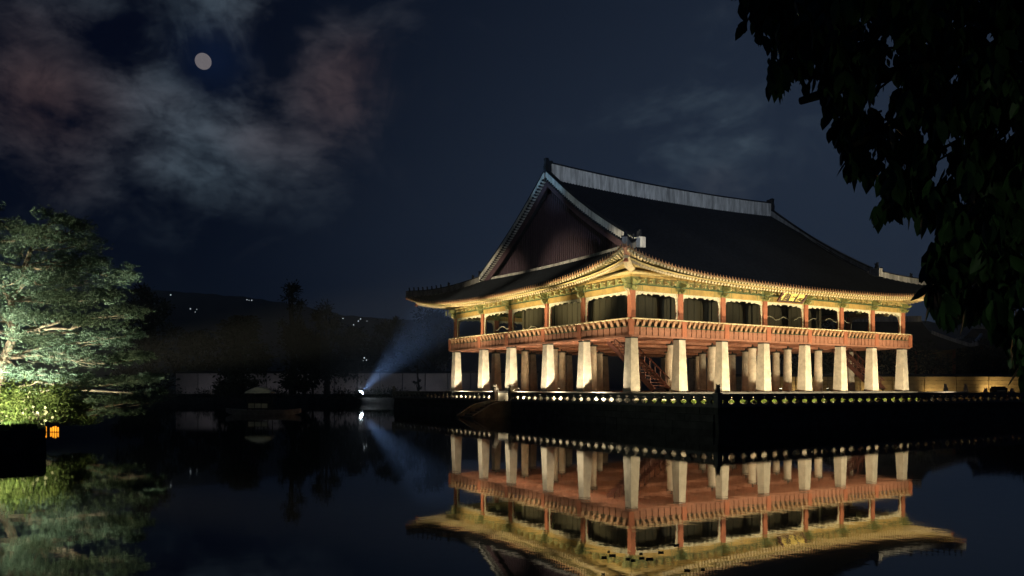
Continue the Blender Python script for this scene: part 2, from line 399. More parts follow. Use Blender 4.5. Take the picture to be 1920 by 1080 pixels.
def balustrade(name, label, axis, fixed, a0, a1, pitch, newels):
    c = (fixed, a0, 1.42) if axis == 'y' else (a0, fixed, 1.42)
    b = thing('stone_balustrade', label, 'balustrade', c, 'stone balustrades round the island terrace')
    n = max(1, round((a1-a0-.4)/pitch)); p = (a1-a0-.4)/n
    key = round(p, 3)
    me = baluster_mesh(p).mesh('baluster', 'rail')
    for k in range(n):
        a = a0+.2+p*(k+.5)
        put('baluster', me, b, (fixed, a, 1.47) if axis == 'y' else (a, fixed, 1.47), PI/2 if axis == 'y' else 0)
    for nm, z0, z1, w in (('base_stone', 1.40, 1.47, .19), ('handrail', 2.09, 2.25, .13)):
        k = max(1, round((a1-a0)/4.2)); q = (a1-a0-.4)/k
        for i in range(k):
            s0, s1 = a0+.2+q*i+.006, a0+.2+q*(i+1)-.006
            if nm == 'handrail': prof = [(-w, z0+.05), (-w+.05, z0), (w-.05, z0), (w, z0+.05), (w, z1-.05), (w-.05, z1), (-w+.05, z1), (-w, z1-.05)]
            else: prof = [(-w, z0), (w, z0), (w, z1), (-w, z1)]
            mb = MB()
            if axis == 'y': mb.prism([(fixed+u, z) for u, z in prof], s0, s1, 'y')
            else: mb.prism([(fixed+u, z) for u, z in prof], s0, s1, 'x')
            rel(b, nm, mb, 'rail')
    for a, beast, rz in newels:
        o = put('newel_post', newel_me, b, (fixed, a, 1.40) if axis == 'y' else (a, fixed, 1.40))
        if beast: put('carved_beast', statue_me if beast == 2 else statued_me, o, (fixed, a, 2.34) if axis == 'y' else (a, fixed, 2.34), rz)
    return b
balustrade('', 'stone balustrade on the short side, between the landing steps and the corner beast', 'y', LX, LY, 14.1, .94, [(14.1, 2, -PI/2)])
balustrade('', 'stone balustrade left of the landing steps, running back to the far end', 'y', LX, 16.9, YE, .94, [(16.9, 2, -PI/2), (YE, 1, -PI/2)])
balustrade('', 'long stone balustrade below the signboard side, right of the corner beast', 'x', LY, LX, XE, 1.0, [(LX, 1, -.6), (XE, 1, 0)])

# low clipped hedge between balustrade and stylobate, long side
def leaf_cloud(mb, pts, size, r, flat=0.):
    """many small leaf-shaped faces around the given points"""
    n = len(pts); P = np.asarray(pts); g = np.random.RandomState(r)
    a = g.normal(size=(n, 3)); a /= np.linalg.norm(a, axis=1)[:, None]
    b = np.cross(a, g.normal(size=(n, 3))); b /= np.linalg.norm(b, axis=1)[:, None]
    s = size*(g.uniform(.6, 1.3, n))[:, None]
    V = np.stack([P-a*s, P+b*s*.42, P+a*s, P-b*s*.42], 1).reshape(-1, 3)
    F = np.arange(4*n).reshape(-1, 4)
    return V, F
def np_mesh(name, V, F, m, smooth=False):
    me = bpy.data.meshes.new(name); V = np.asarray(V, dtype=np.float32); F = np.asarray(F, dtype=np.int32)
    k = F.shape[1]
    me.vertices.add(len(V)); me.vertices.foreach_set('co', V.ravel())
    me.loops.add(F.size); me.loops.foreach_set('vertex_index', F.ravel())
    me.polygons.add(len(F)); me.polygons.foreach_set('loop_start', np.arange(0, F.size, k, dtype=np.int32))
    me.materials.append(M[m]); me.update(calc_edges=True); me.validate()
    return me
g = np.random.RandomState(5)
N_ = 16000
hx = g.uniform(-.6, 35, N_); hy = g.uniform(-1.75, -1.15, N_); hz = 1.42+g.uniform(0, .27, N_)*(1+.15*np.sin(hx*1.9))
V, F = leaf_cloud(None, np.stack([hx, hy, hz], 1), .055, 4)
h = put('clipped_hedge', np_mesh('clipped_hedge', V, F, 'hedge'), kind='stuff')
tag(h, 'low green hedge along the foot of the pillars, seen through the balustrade', 'hedge')

# ================================================================== PAVILION
W, DP, EM = 34.4, 28.5, 3.3
XB = [0, 4.868, 9.553, 14.543, 19.857, 24.847, 29.532, 34.4]
YB = [0, 5.894, 11.181, 17.319, 22.606, 28.5]
pav = thing('royal_pavilion', 'great two-storey pavilion on stone pillars with a black tiled hip-and-gable roof', 'pavilion', (17.2, 14.25, SY))
ZT = 6.36
sq = MB().frustum(.92/2*1.414, .65/2*1.414, 0, ZT-SY).mesh('stone_pillar', 'pillar')
rd = MB().frustum(.43, .35, 0, ZT-SY, 20, rot=0).mesh('round_pillar', 'pillar', False)
shoe = MB().frustum(.50, .50, 0, .12).frustum(.46, .33, .12, .36).mesh('pillar_cap', 'dark')
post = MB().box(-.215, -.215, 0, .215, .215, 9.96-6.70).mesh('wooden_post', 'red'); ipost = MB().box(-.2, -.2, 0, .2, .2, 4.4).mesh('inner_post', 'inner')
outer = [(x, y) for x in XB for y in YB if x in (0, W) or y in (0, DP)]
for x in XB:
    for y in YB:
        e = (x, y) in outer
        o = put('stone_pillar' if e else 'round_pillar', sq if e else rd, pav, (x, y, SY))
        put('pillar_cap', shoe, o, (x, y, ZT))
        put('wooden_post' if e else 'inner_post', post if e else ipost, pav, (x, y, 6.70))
# deck: slab, main beams, joists
rel(pav, 'deck_floor', MB().box(-.5, -.5, 6.86, W+.5, DP+.5, 7.02), 'deckwood')
for i, y in enumerate(YB): rel(pav, 'floor_beam', MB().box(-.42, y-.17, 6.50, W+.42, y+.17, 6.855), 'orange')
for i, x in enumerate(XB):
    for j in range(5): rel(pav, 'floor_beam', MB().box(x-.15, YB[j]+.172, 6.53, x+.15, YB[j+1]-.172, 6.852), 'orange')
jm = {}
for i in range(7):
    n = 7; s = (XB[i+1]-XB[i])/n
    for j in range(5):
        for k in range(1, n):
            L_ = YB[j+1]-YB[j]-.35
            if j not in jm: jm[j] = MB().box(-.06, 0, 0, .06, L_, .16).mesh('floor_joist', 'orange')
            put('floor_joist', jm[j], pav, (XB[i]+s*k, YB[j]+.175, 6.69))
# railing sections (projecting 0.5 m)
unit = {}
def railing(p0, p1, nout):
    """one bay; p0->p1 along the wall, nout outward normal angle"""
    p0, p1 = Vector(p0), Vector(p1); L_ = (p1-p0).length; ang = math.atan2(p1.y-p0.y, p1.x-p0.x)
    c = (p0+p1)/2
    s = bpy.data.objects.new('railing', None); COL.objects.link(s); s.parent = pav; s.location = Vector((c.x, c.y, 6.45))-wloc(pav)
    n = 8; w = (L_-.50)/n; key = round(L_, 2)
    if key not in unit:
        b = MB().box(-w/2+.05, -.04, .14, w/2-.05, .03, .76).mesh('railing_board', 'orange')
        # curved cream bracket carrying the handrail
        pr = [(0, .82), (-.06, .82), (-.10, .95), (-.19, 1.12), (-.22, 1.27), (-.12, 1.31), (-.02, 1.24), (0, 1.05)]
        cm = MB().prism(pr, -w*.20, w*.20, 'x').mesh('railing_bracket', 'tan')
        ww = w*.5; arch = [(-ww, 1.22), (-ww, 1.33), (ww, 1.33), (ww, 1.22), (ww*.75, 1.10), (ww*.45, 1.21), (0, 1.26), (-ww*.45, 1.21), (-ww*.75, 1.10)]
        am = MB().prism(arch, -.045, -.015, 'y').mesh('railing_arch', 'tan')
        rm = MB().box(-L_/2, -.075, 0, L_/2, .06, .135).mesh('bottom_rail', 'orange')
        mm = MB().box(-L_/2+.22, -.06, .785, L_/2-.22, .04, .815).mesh('middle_rail', 'greend')
        hm = MB().tube([(-L_/2, -.14, 1.37), (L_/2, -.14, 1.37)], .055, 8).mesh('handrail', 'cream')
        bk = MB().box(-L_/2+.2, .045, .14, L_/2-.2, .06, .80).mesh('gap_shade', 'dark')  # dark sheet painting the shade in the gaps between railing boards
        pl = MB().box(-.235, -.09, .137, .235, .05, 1.30).mesh('railing_pilaster', 'red')
        unit[key] = (b, cm, am, rm, mm, hm, bk, pl)
    b, cm, am, rm, mm, hm, bk, pl = unit[key]
    d = Vector((math.cos(ang), math.sin(ang), 0))
    base = Vector((c.x, c.y, 6.45))
    for me in (rm, mm, hm, bk): put(me.name.split('.')[0], me, s, base, ang)
    for k in range(n):
        q = base+d*(-L_/2+.25+w*(k+.5))
        put('railing_board', b, s, q, ang); put('railing_bracket', cm, s, q, ang); put('railing_arch', am, s, q, ang)
    put('railing_pilaster', pl, s, base-d*(L_/2), ang)
o_ = .5
for i in range(7):
    a = XB[i]-(o_ if i == 0 else 0); b = XB[i+1]+(o_ if i == 6 else 0)
    railing((a, -o_, 0), (b, -o_, 0), 0); railing((b, DP+o_, 0), (a, DP+o_, 0), 0)
for j in range(5):
    a = YB[j]-(o_ if j == 0 else 0); b = YB[j+1]+(o_ if j == 4 else 0)
    railing((-o_, b, 0), (-o_, a, 0), 0); railing((W+o_, a, 0), (W+o_, b, 0), 0)

# lintels, scalloped valances, frieze, hooks, brackets
def valance(L_, seed, drop=.30):
    r = random.Random(seed); n = 26; h = L_/2-.22
    pts = [(-h, .36), (-h, -.10)]
    n = 40
    for k in range(1, n):
        u = -1+2*k/n; a = abs(u); z = .12+.07*(1-a)+.055*math.sin(a*23)+.03*math.sin(a*51+1)
        if a > .80: z -= (a-.80)*1.9
        pts.append((u*h, min(z, .3)))
    pts += [(h, -.10), (h, .36)]
    return MB().prism(pts, -.035, .035, 'y')
def thin_valance(L_, seed):
    r = random.Random(seed+50); n = 22; h = L_/2-.3; up = []; lo = []
    for k in range(n+1):
        z = .16*math.sin(k*.55+seed)+r.uniform(-.04, .04)-.0*k; up.append((-h+2*h*k/n, z+.03)); lo.append((-h+2*h*k/n, z-.03))
    return MB().prism(up[::-1]+lo, -.03, .03, 'y')
def jamb():
    pts = [(0, 0), (0, 2.05)]
    for k in range(14, -1, -1): pts.append((.11+(.035 if k % 2 else 0)+max(0, k-10)*.02, 2.05*k/14))
    return MB().prism(pts, -.035, .035, 'y')
jm_r = jamb().mesh('side_scallop', 'scallop')
mb = jamb(); mb.v = [(-a, b, c) for a, b, c in mb.v]; jm_l = mb.mesh('side_scallop', 'scallop')
hook_me = MB().prism([(0, .0), (-.10, -.02), (-.20, .05), (-.34, .07), (-.46, 0), (-.50, .06), (-.40, .16), (-.26, .20), (-.14, .26), (0, .27)], -.05, .05, 'x').mesh('hook_bracket', 'yellow')
hook_n = 5
def S_arm(l, h):
    return [(.2, 0), (-.18, 0), (-.32, .06), (-.5*l, .02), (-.78*l, .05), (-l, .22), (-.86*l, .25), (-.72*l, .2), (-.6*l, h*.75), (-.3*l, h), (.2, h)]
brk = MB().box(-.27, -.27, 0, .27, .27, .16).prism(S_arm(.72, .42), -.09, .09, 'x')
brk.v = [(a, b, c) for a, b, c in brk.v]
b2 = MB().prism([(u, z+.42) for u, z in S_arm(1.05, .45)], -.09, .09, 'x')
b3 = MB().prism([(-.62, .36), (-.55, .22), (-.3, .14), (.3, .14), (.55, .22), (.62, .36), (.62, .46), (-.62, .46)], -.15, -.02, 'y')
b4 = MB().prism([(-.85, .78), (-.72, .62), (-.4, .52), (.4, .52), (.72, .62), (.85, .78), (.85, .88), (-.85, .88)], -.18, -.02, 'y')
brk_me = brk.mesh('column_bracket', 'green'); b2_me = b2.mesh('upper_arm', 'green'); b3_me = b3.mesh('cross_arm', 'green'); b4_me = b4.mesh('cross_arm', 'green')
curls = [MB().prism([(q*.22, -.32), (q*.27, -.34), (q*.36, -.06), (q*.62, .12), (q*.58, .17), (q*.3, .06)][::q], -.11, -.05, 'y').mesh('corner_curl', 'cream') for q in (-1, 1)]
lint = {}
def bay(p0, p1, full=True, seed=0):
    p0, p1 = Vector(p0), Vector(p1); L_ = (p1-p0).length; ang = math.atan2(p1.y-p0.y, p1.x-p0.x); d = (p1-p0).normalized(); c = (p0+p1)/2
    key = round(L_, 2)
    if key not in lint:
        h = L_/2-.218
        a = MB().box(-h, -.15, 0, h, .15, .44).mesh('lintel', 'ochre')
        # painted end bands are thin raised plates
        bands = MB()
        for q in (-1, 1):
            for k, wd in ((.0, .10), (.30, .05), (.42, .05), (.62, .09)):
                x0 = q*(h-.06-k); bands.box(min(x0, x0-q*wd), -.156, .02, max(x0, x0-q*wd), -.1505, .42)
        bands = bands.mesh('painted_band', 'green')
        pb = MB().box(-L_/2+.002, -.24, 0, L_/2-.002, .24, .07).mesh('plate_beam', 'greend')
        fr = MB().box(-L_/2+.002, -.02, 0, L_/2-.002, .04, .70).mesh('frieze_board', 'green')
        pu = MB().tube([(-L_/2, 0, 0), (L_/2, 0, 0)], .17, 10).mesh('eave_purlin', 'yellow', True)
        vb = MB().box(-L_/2, -.10, 0, L_/2, -.022, .16).mesh('purlin_support', 'ochre')
        vv = valance(L_, seed).mesh('valance', 'scallop')
        lint[key] = (a, bands, pb, fr, pu, vb, vv)
    a, bands, pb, fr, pu, vb, vv = lint[key]; nrm = Vector((d.y, -d.x, 0))
    def P(u, v, z): return Vector((c.x, c.y, z))+d*u+nrm*v
    lo = put('lintel', a, pav, P(0, 0, 9.96), ang); put('painted_band', bands, lo, P(0, 0, 9.96), ang)
    put('plate_beam', pb, pav, P(0, 0, 10.41), ang)
    put('valance', vv, pav, P(0, 0, 9.60), ang)
    put('side_scallop', jm_r, pav, P(-L_/2+.216, 0, 7.55), ang); put('side_scallop', jm_l, pav, P(L_/2-.216, 0, 7.55), ang)
    put('frieze_board', fr, pav, P(0, 0, 10.482), ang)
    put('purlin_support', vb, pav, P(0, 0, 11.03), ang)
    put('eave_purlin', pu, pav, P(0, .02, 11.36), ang)
    if full:
        for k in range(hook_n):
            u = -L_/2+L_*(k+1.05)/(hook_n+1.1)
            put('hook_bracket', hook_me, pav, P(u, .02, 10.56), ang)
            put('hook_bracket', hook_me, pav, P(u, .02, 10.80), ang, scale=(.8, 1.35, .8))
def colbr(x, y, ang):
    o = put('column_bracket', brk_me, pav, (x, y, 9.965), ang)
    for me in (b2_me, b3_me, b4_me, *curls): put(me.name.split('.')[0], me, o, (x, y, 9.965), ang)
for i in range(7):
    bay((XB[i], 0, 0), (XB[i+1], 0, 0), True, i); bay((XB[i+1], DP, 0), (XB[i], DP, 0), False, i)
for j in range(5):
    bay((0, YB[j+1], 0), (0, YB[j], 0), True, j+9); bay((W, YB[j], 0), (W, YB[j+1], 0), False, j+9)
for x in XB: colbr(x, 0, 0)
for x in XB: colbr(x, DP, PI)
for y in YB[1:-1]: colbr(0, y, -PI/2); colbr(W, y, PI/2)
for y in (YB[0], YB[-1]): colbr(0, y+.003, -PI/2)
# interior: ceiling and inner partition with door leaves, inner valances
rel(pav, 'ceiling', MB().box(.3, .3, 11.2, W-.3, DP-.3, 11.35), 'ceil')
x0, x1, y0, y1 = XB[1], XB[6], YB[1], YB[4]
dl = {}
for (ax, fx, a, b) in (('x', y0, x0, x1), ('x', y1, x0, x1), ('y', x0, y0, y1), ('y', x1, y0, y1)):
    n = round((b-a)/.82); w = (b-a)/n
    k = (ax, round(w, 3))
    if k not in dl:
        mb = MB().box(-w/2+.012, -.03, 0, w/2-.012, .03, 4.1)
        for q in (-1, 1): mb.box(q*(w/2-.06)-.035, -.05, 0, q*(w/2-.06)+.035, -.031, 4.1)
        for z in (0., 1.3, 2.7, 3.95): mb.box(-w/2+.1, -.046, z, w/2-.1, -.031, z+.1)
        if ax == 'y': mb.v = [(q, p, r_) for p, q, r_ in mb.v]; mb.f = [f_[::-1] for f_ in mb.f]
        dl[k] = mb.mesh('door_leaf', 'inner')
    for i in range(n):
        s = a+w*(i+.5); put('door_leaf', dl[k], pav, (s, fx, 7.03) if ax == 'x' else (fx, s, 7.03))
for i in (4, 5, 6):
    put('inner_valance', thin_valance(4.6, i).mesh('inner_valance', 'scallop'), pav, ((XB[i]+XB[min(i+1,7)])/2, YB[1]-.5, 8.9+.1*i))
for j in (2, 3, 4):
    put('inner_valance', thin_valance(4.9, j).mesh('inner_valance', 'scallop'), pav, (XB[1]-.5, (YB[j]+YB[j+1])/2, 8.3+.35*(j-2)), -PI/2)

# ------------------------------------------------------------------ roof
def q_of(a, T): return max(0., min(a+4.1, T+4.1-a))
def lift(q): return 2.1*math.exp(-q/4.8)
def eave(a, T): return -(EM+.8*math.exp(-q_of(a, T)/4.))
def rz_front(x, y):                         # front slope; mirrored for the back
    d = y+EM; w = min(1, max(0, d/13)); t = max(0, d/17.55)
    return 10.72+.49*d+.0075*d*abs(d)+lift(q_of(x, W))*(1-w)**1.3+.36*((x-17.2)/15.2)**2*t*t
def rz_side(x, y):
    d = x+EM; w = min(1, max(0, d/13))
    return 10.72+.49*d+.0075*d*abs(d)+lift(q_of(y, DP))*(1-w)**1.3
GX = 2.0
def hipx(x, T): return min(x, T-x)
def slope(side):
    """returns list of rib lines (points from eave to top) and a function back to world"""
    ribs = []; st_ = .335
    if side in ('front', 'back'):
        n = round((W+8.2)/st_); xs = [-4.1+(W+8.2)*k/n for k in range(n+1)]
        for x in xs:
            ye = eave(x, W); yt = x if x < GX else (W-x if x > W-GX else 14.25)
            if yt < ye+.02: yt = ye+.02
            m_ = 3 if yt < 2.5 else 11
            ribs.append([(x, ye+(yt-ye)*k/m_, rz_front(x, ye+(yt-ye)*k/m_)) for k in range(m_+1)])
        T = (lambda p: p) if side == 'front' else (lambda p: (p[0], DP-p[1], p[2]))
    else:
        n = round((DP+8.2)/st_); ys = [-4.1+(DP+8.2)*k/n for k in range(n+1)]
        for y in ys:
            xe = eave(y, DP); xt = min(y, DP-y, GX+1.0)
            if xt < xe+.02: xt = xe+.02
            ribs.append([(xe+(xt-xe)*k/4, y, rz_side(xe+(xt-xe)*k/4, y)) for k in range(5)])
        T = (lambda p: p) if side == 'left' else (lambda p: (W-p[0], p[1], p[2]))
    return ribs, T
def resample(r, m_):
    out = []
    for k in range(m_+1):
        t = k/m_*(len(r)-1); i = min(int(t), len(r)-2); f = t-i
        out.append(tuple(r[i][c]*(1-f)+r[i+1][c]*f for c in range(3)))
    return out
antefix = MB().prism([(-.06, -.05), (.06, -.05), (.085, .02), (.07, .09), (.025, .12), (.012, .24), (-.012, .24), (-.025, .12), (-.07, .09), (-.085, .02)], -.03, .0, 'y').mesh('eave_end_tile', 'tan')  # tan in place of roof tile paints gold light on the ends
drip = MB().prism([(-.09, .02), (-.07, -.04), (0, -.08), (.07, -.04), (.09, .02)], -.02, .0, 'y').mesh('drip_tile', 'tan')  # tan here too, the gold eave light put into the colour
for side in ('front', 'left', 'back', 'right'):
    ribs, T = slope(side)
    surf = MB(); rb = MB()
    rr = [resample(r, 8) for r in ribs]
    v = [T(p) for r in rr for p in r]; f = [(i*9+k, (i+1)*9+k, (i+1)*9+k+1, i*9+k+1) for i in range(len(rr)-1) for k in range(8)]
    surf.add(v, f); rel(pav, 'roof', surf, 'tile')
    for i in range(len(ribs)-1):
        m_ = 8
        a = resample(ribs[i], m_); b = resample(ribs[i+1], m_); pts = [tuple((a[k][c]+b[k][c])/2 for c in range(3)) for k in range(m_+1)]
        prof = [(-.09, -.02), (-.075, .06), (0, .105), (.075, .06), (.09, -.02)]
        vv = []
        for p in pts:
            for u, h in prof:
                vv.append(T((p[0]+u, p[1], p[2]+h) if side in ('front', 'back') else (p[0], p[1]+u, p[2]+h)))
        ff = [(k*5+j, k*5+j+1, (k+1)*5+j+1, (k+1)*5+j) for k in range(m_) for j in range(4)]+[(4,3,2,1,0)]
        rb.add(vv, ff)
        ang = {'front': 0, 'left': -PI/2, 'back': PI, 'right': PI/2}[side]
        e = T(pts[0]); off = {'front': (0,-.02), 'left': (-.02,0), 'back': (0,.02), 'right': (.02,0)}[side]
        if side in ('front', 'left'):
            put('eave_end_tile', antefix, pav, (e[0]+off[0], e[1]+off[1], e[2]), ang)
            e2 = T(a[0]); put('drip_tile', drip, pav, (e2[0]+off[0], e2[1]+off[1], e2[2]-.01), ang)
    rel(pav, 'tile_rows', rb, 'tile', kind='stuff')

# underside: soffit boards, rafters, flying rafters, fascia
def udir(side):
    if side == 'front': return lambda a, o: (a, o), W, rz_front
    if side == 'left': return lambda a, o: (o, a), DP, (lambda x, y: rz_side(x, y))
    if side == 'back': return lambda a, o: (a, DP-o), W, None
    return lambda a, o: (W-o, a), DP, None
def zof_a(side, a, o):
    return rz_front(a, o) if side in ('front', 'back') else rz_side(o, a)
raf = MB().tube([(0, 0, 0), (1, 0, 0)], .10, 8).mesh('rafter', 'rafterp', False); raf.materials.append(M['cream'])
raf.polygons[len(raf.polygons)-2].material_index = 1               # painted end
fly = MB().box(0, -.075, -.085, 1, .075, .085).mesh('flying_rafter', 'rafterg'); fly.materials.append(M['cream'])
fly.polygons[5].material_index = 1; fly.polygons[0].material_index = 1
def xform(o, p, q):
    p, q = Vector(p), Vector(q); d = q-p; o.location = p-wloc(o.parent); o.rotation_euler = d.to_track_quat('X', 'Z').to_euler(); o.scale = (d.length, 1, 1)
for side in ('front', 'left', 'back', 'right'):
    P2, T_, _ = udir(side)
    n = round((T_+7.4)/.345); aa = [-3.7+(T_+7.4)*k/n for k in range(n+1)]
    def start(a):
        for s_, c in ((1, a), (-1, T_-a)):
            if c < 4.2:
                t = (c+3.7)/7.9; w = .9+3.3*t
                return w if s_ == 1 else T_-w
        return a
    inner = MB(); outerb = MB(); fas = MB(); fas2 = MB()
    rows1 = []; rows2 = []; f1 = []; f2 = []
    for a in aa:
        e = eave(a, T_); sa = start(a)
        o0 = .75; ain = a
        p_in = (*P2(sa, o0), min(zof_a(side, sa, o0)-.85, 11.92))
        # mid edge (tip line of round rafters) and outer edge follow the fan direction
        tm = .30; am = a+(sa-a)*tm; om = e+(o0-e)*tm
        zm = zof_a(side, am, om)-.78
        to = .02; ao = a+(sa-a)*to; oo = e+(o0-e)*to
        zo = zof_a(side, ao, oo)-.16
        rows1.append([(*P2(am, om), zm+.10), (*P2((am+sa)/2, (om+o0)/2), (zm+p_in[2])/2+.10), (p_in[0], p_in[1], p_in[2]+.10)])
        tk = .42; ak = a+(sa-a)*tk; ok = e+(o0-e)*tk; zk = zof_a(side, ak, ok)-.42
        rows2.append([(*P2(ao, oo), zo+.075), (*P2(ak, ok), zk+.075)])
        f1.append(Vector((*P2(am, om), zm+.14))); f2.append(Vector((*P2(ao, oo), zo+.10)))
        if abs(a) < 1e9:
            if side in ('front', 'left'):
                o = put('rafter', raf, pav); xform(o, (*P2(am, om), zm), p_in)
                o = put('flying_rafter', fly, pav); xform(o, (*P2(ao, oo), zo), (*P2(ak, ok), zk))
            else:
                inner.bar((*P2(am, om), zm), p_in, .16, .16); outerb.bar((*P2(ao, oo), zo), (*P2(ak, ok), zk), .12, .14)
    if side in ('back', 'right'):
        rel(pav, 'rafters', inner, 'yellow', kind='stuff'); rel(pav, 'flying_rafters', outerb, 'cream', kind='stuff')
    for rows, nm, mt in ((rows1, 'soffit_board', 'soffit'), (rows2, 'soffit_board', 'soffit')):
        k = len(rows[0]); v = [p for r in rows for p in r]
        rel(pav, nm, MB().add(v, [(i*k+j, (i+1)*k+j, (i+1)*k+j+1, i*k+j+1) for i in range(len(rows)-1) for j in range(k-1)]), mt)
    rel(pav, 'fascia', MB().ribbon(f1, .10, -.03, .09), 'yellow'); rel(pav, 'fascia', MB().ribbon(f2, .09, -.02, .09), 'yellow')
# closing panel between purlin and roof so that no light leaks
for a in (('x', -.02), ('x', DP+.02)):
    rel(pav, 'upper_wall', MB().box(.2, a[1]+(.3 if a[1] < 1 else -.34), 11.3, W-.2, a[1]+(.34 if a[1] < 1 else -.3), 12.4), 'ochre')
for a in (-.02, W+.02):
    rel(pav, 'upper_wall', MB().box(a+(.3 if a < 1 else -.34), .2, 11.3, a+(.34 if a < 1 else -.3), DP-.2, 12.4), 'ochre')
# hip rafters at the four corners
for sx, sy in ((0, 0), (1, 0), (0, 1), (1, 1)):
    def C_(u, z): return (W-u if sx else u, DP-u if sy else u, z)
    zt = rz_front(-4.0, -4.0)
    pts = [C_(.8, 11.75), C_(-1.4, 11.42), C_(-2.5, 11.58), C_(-3.15, 11.78)]
    for p, q in zip(pts, pts[1:]): pass
    m1 = MB().tube(pts, [.30, .30, .27, .24], 4); rel(pav, 'hip_rafter', m1, 'cream')
    m2 = MB().tube([C_(-2.5, 11.95), C_(-3.5, 12.12), C_(-4.02, zt-.12)], [.22, .2, .17], 4); rel(pav, 'hip_rafter_tip', m2, 'orange')
    m3 = MB().frustum(.20, .13, 0, .22, 8); cpt = C_(-3.2, 11.75); m3.v = [(x+cpt[0], y+cpt[1], z+cpt[2]-.32) for x, y, z in m3.v]; rel(pav, 'rafter_knob', m3, 'red')
# ridges
def curve_front(x, ya, yb, n=14): return [(x, ya+(yb-ya)*k/n, rz_front(x, ya+(yb-ya)*k/n)) for k in range(n+1)]
rd_pts = [(x, 14.25, rz_front(x, 14.25)) for x in np.linspace(GX+.35, W-GX-.35, 25)]
rel(pav, 'main_ridge', MB().ribbon(rd_pts, .55, -.15, 1.28), 'plaster'); rel(pav, 'ridge_cap', MB().ribbon(rd_pts, .70, 1.282, 1.40), 'tile')
def ornament(o, x, y, z, s, ang, m='tile'):                        # upright ridge-end beast
    pr = [(-.35, 0), (-.42, .5), (-.30, .95), (-.38, 1.25), (-.1, 1.30), (.05, 1.05), (.34, 1.12), (.42, .95), (.22, .75), (.30, .45), (.45, .25), (.4, 0)]
    mb = MB().prism([(u*s, v*s) for u, v in pr], -.16*s, .16*s, 'y'); me = mb.mesh('ridge_beast', m)
    return put('ridge_beast', me, o, (x, y, z), ang)
zr = rd_pts[0][2]
ornament(pav, GX+.1, 14.25, zr+.45, 1.05, 0); ornament(pav, W-GX-.1, 14.25, zr+.45, 1.15, PI)
for xs_, mir in ((GX-.05, 0), (W-GX+.05, 0)):
    for fb in (0, 1):
        c = curve_front(xs_, 1.9, 14.15)
        if fb: c = [(x, DP-y, z) for x, y, z in c]
        rel(pav, 'verge_ridge', MB().ribbon(c, .42, -.12, .66), 'plaster_faint'); rel(pav, 'ridge_cap', MB().ribbon(c, .52, .662, .75), 'tile')
        y_ = 1.5 if not fb else DP-1.5
        z_ = c[0][2]
        rel(pav, 'ridge_end_block', MB().box(xs_-.28, y_-.55, z_-.25, xs_+.28, y_+.45, z_+.55), 'plaster')
        ornament(pav, xs_, y_-.1, z_+.55, .48, PI/2 if not fb else -PI/2)
        # verge tiles: short cross rows over the rake
        vt = MB(); s_ = 1 if xs_ < 10 else -1
        for k in range(44):
            t = k/43; y = 2.2+(14.0-2.2)*t; z = rz_front(xs_, y); yy = DP-y if fb else y
            vt.tube([(xs_-s_*.36, yy, z-.05), (xs_+s_*.12, yy, z-.03)], .10, 6)
        rel(pav, 'verge_tiles', vt, 'tile', kind='stuff')
        bb = [(xs_+s_*.10, (DP-y if fb else y), z-.22) for x, y, z in curve_front(xs_, 2.4, 14.25)]
        rel(pav, 'barge_board', MB().ribbon(bb, .10, -.62, .05), 'barge')
# hip ridges with small figures
fig = MB().frustum(.07, .09, 0, .12, 6).frustum(.10, .05, .12, .34, 6).box(-.05, -.14, .24, .05, .02, .36).mesh('roof_figure', 'tile')
for sx in (0, 1):
    for sy in (0, 1):
        pts = []
        for u in np.linspace(-4.0, 1.9, 12):
            x = W-u if sx else u; y = DP-u if sy else u
            pts.append((x, y, rz_front(u, u)))
        rel(pav, 'hip_ridge', MB().ribbon(pts, .36, -.12, .52), 'plaster_dim' if sx == 0 else 'plaster'); rel(pav, 'ridge_cap', MB().ribbon(pts, .46, .522, .60), 'tile')  # left hips take the plaster copy darkened for dim light
        for k in range(8):
            u = -3.75+k*.36; put('roof_figure', fig, pav, (W-u if sx else u, DP-u if sy else u, rz_front(u, u)+.60), PI*.75 if sx else -PI/4)
        u = -.6; ornament(pav, W-u if sx else u, DP-u if sy else u, rz_front(u, u)+.58, .34, PI/4 if sx == sy else -PI/4)
        u = 1.3; ornament(pav, W-u if sx else u, DP-u if sy else u, rz_front(u, u)+.58, .34, PI/4 if sx == sy else -PI/4)
# gable walls of upright planks
for s_, gx in ((1, GX+.95), (-1, W-GX-.95)):
    n = 78; cache = {}
    for k in range(n):
        y = 2.0+(DP-4.0)*(k+.5)/n; yy = min(y, DP-y); z1 = rz_front(GX, yy)-.30; z0 = rz_side(GX+1, y)-.1
        if z1 > z0+.1: rel(pav, 'gable_plank', MB().box(gx-.03, y-.15, z0, gx+.03, y+.15, z1), 'gable'); rel(pav, 'gable_batten', MB().box(gx-.09 if s_ > 0 else gx+.032, y+.115, z0, gx-.032 if s_ > 0 else gx+.09, y+.185, z1-.05), 'barge')  # lighter barge wood paints the lit lines along the battens
    c = [(gx-s_*.72, y, rz_side(GX+.2, y)) for y in np.linspace(2.1, DP-2.1, 24)]
    rel(pav, 'gable_foot_ridge', MB().ribbon(c, .26, -.1, .27), 'plaster_dim')
    ft = MB()
    rel(pav, 'gable_core', MB().prism([(2.2, 13.6), (DP-2.2, 13.6), (14.25+3, 19.2), (14.25, 21.2), (14.25-3, 19.2)], gx+s_*.1, gx+s_*.3, 'x'), 'dark')

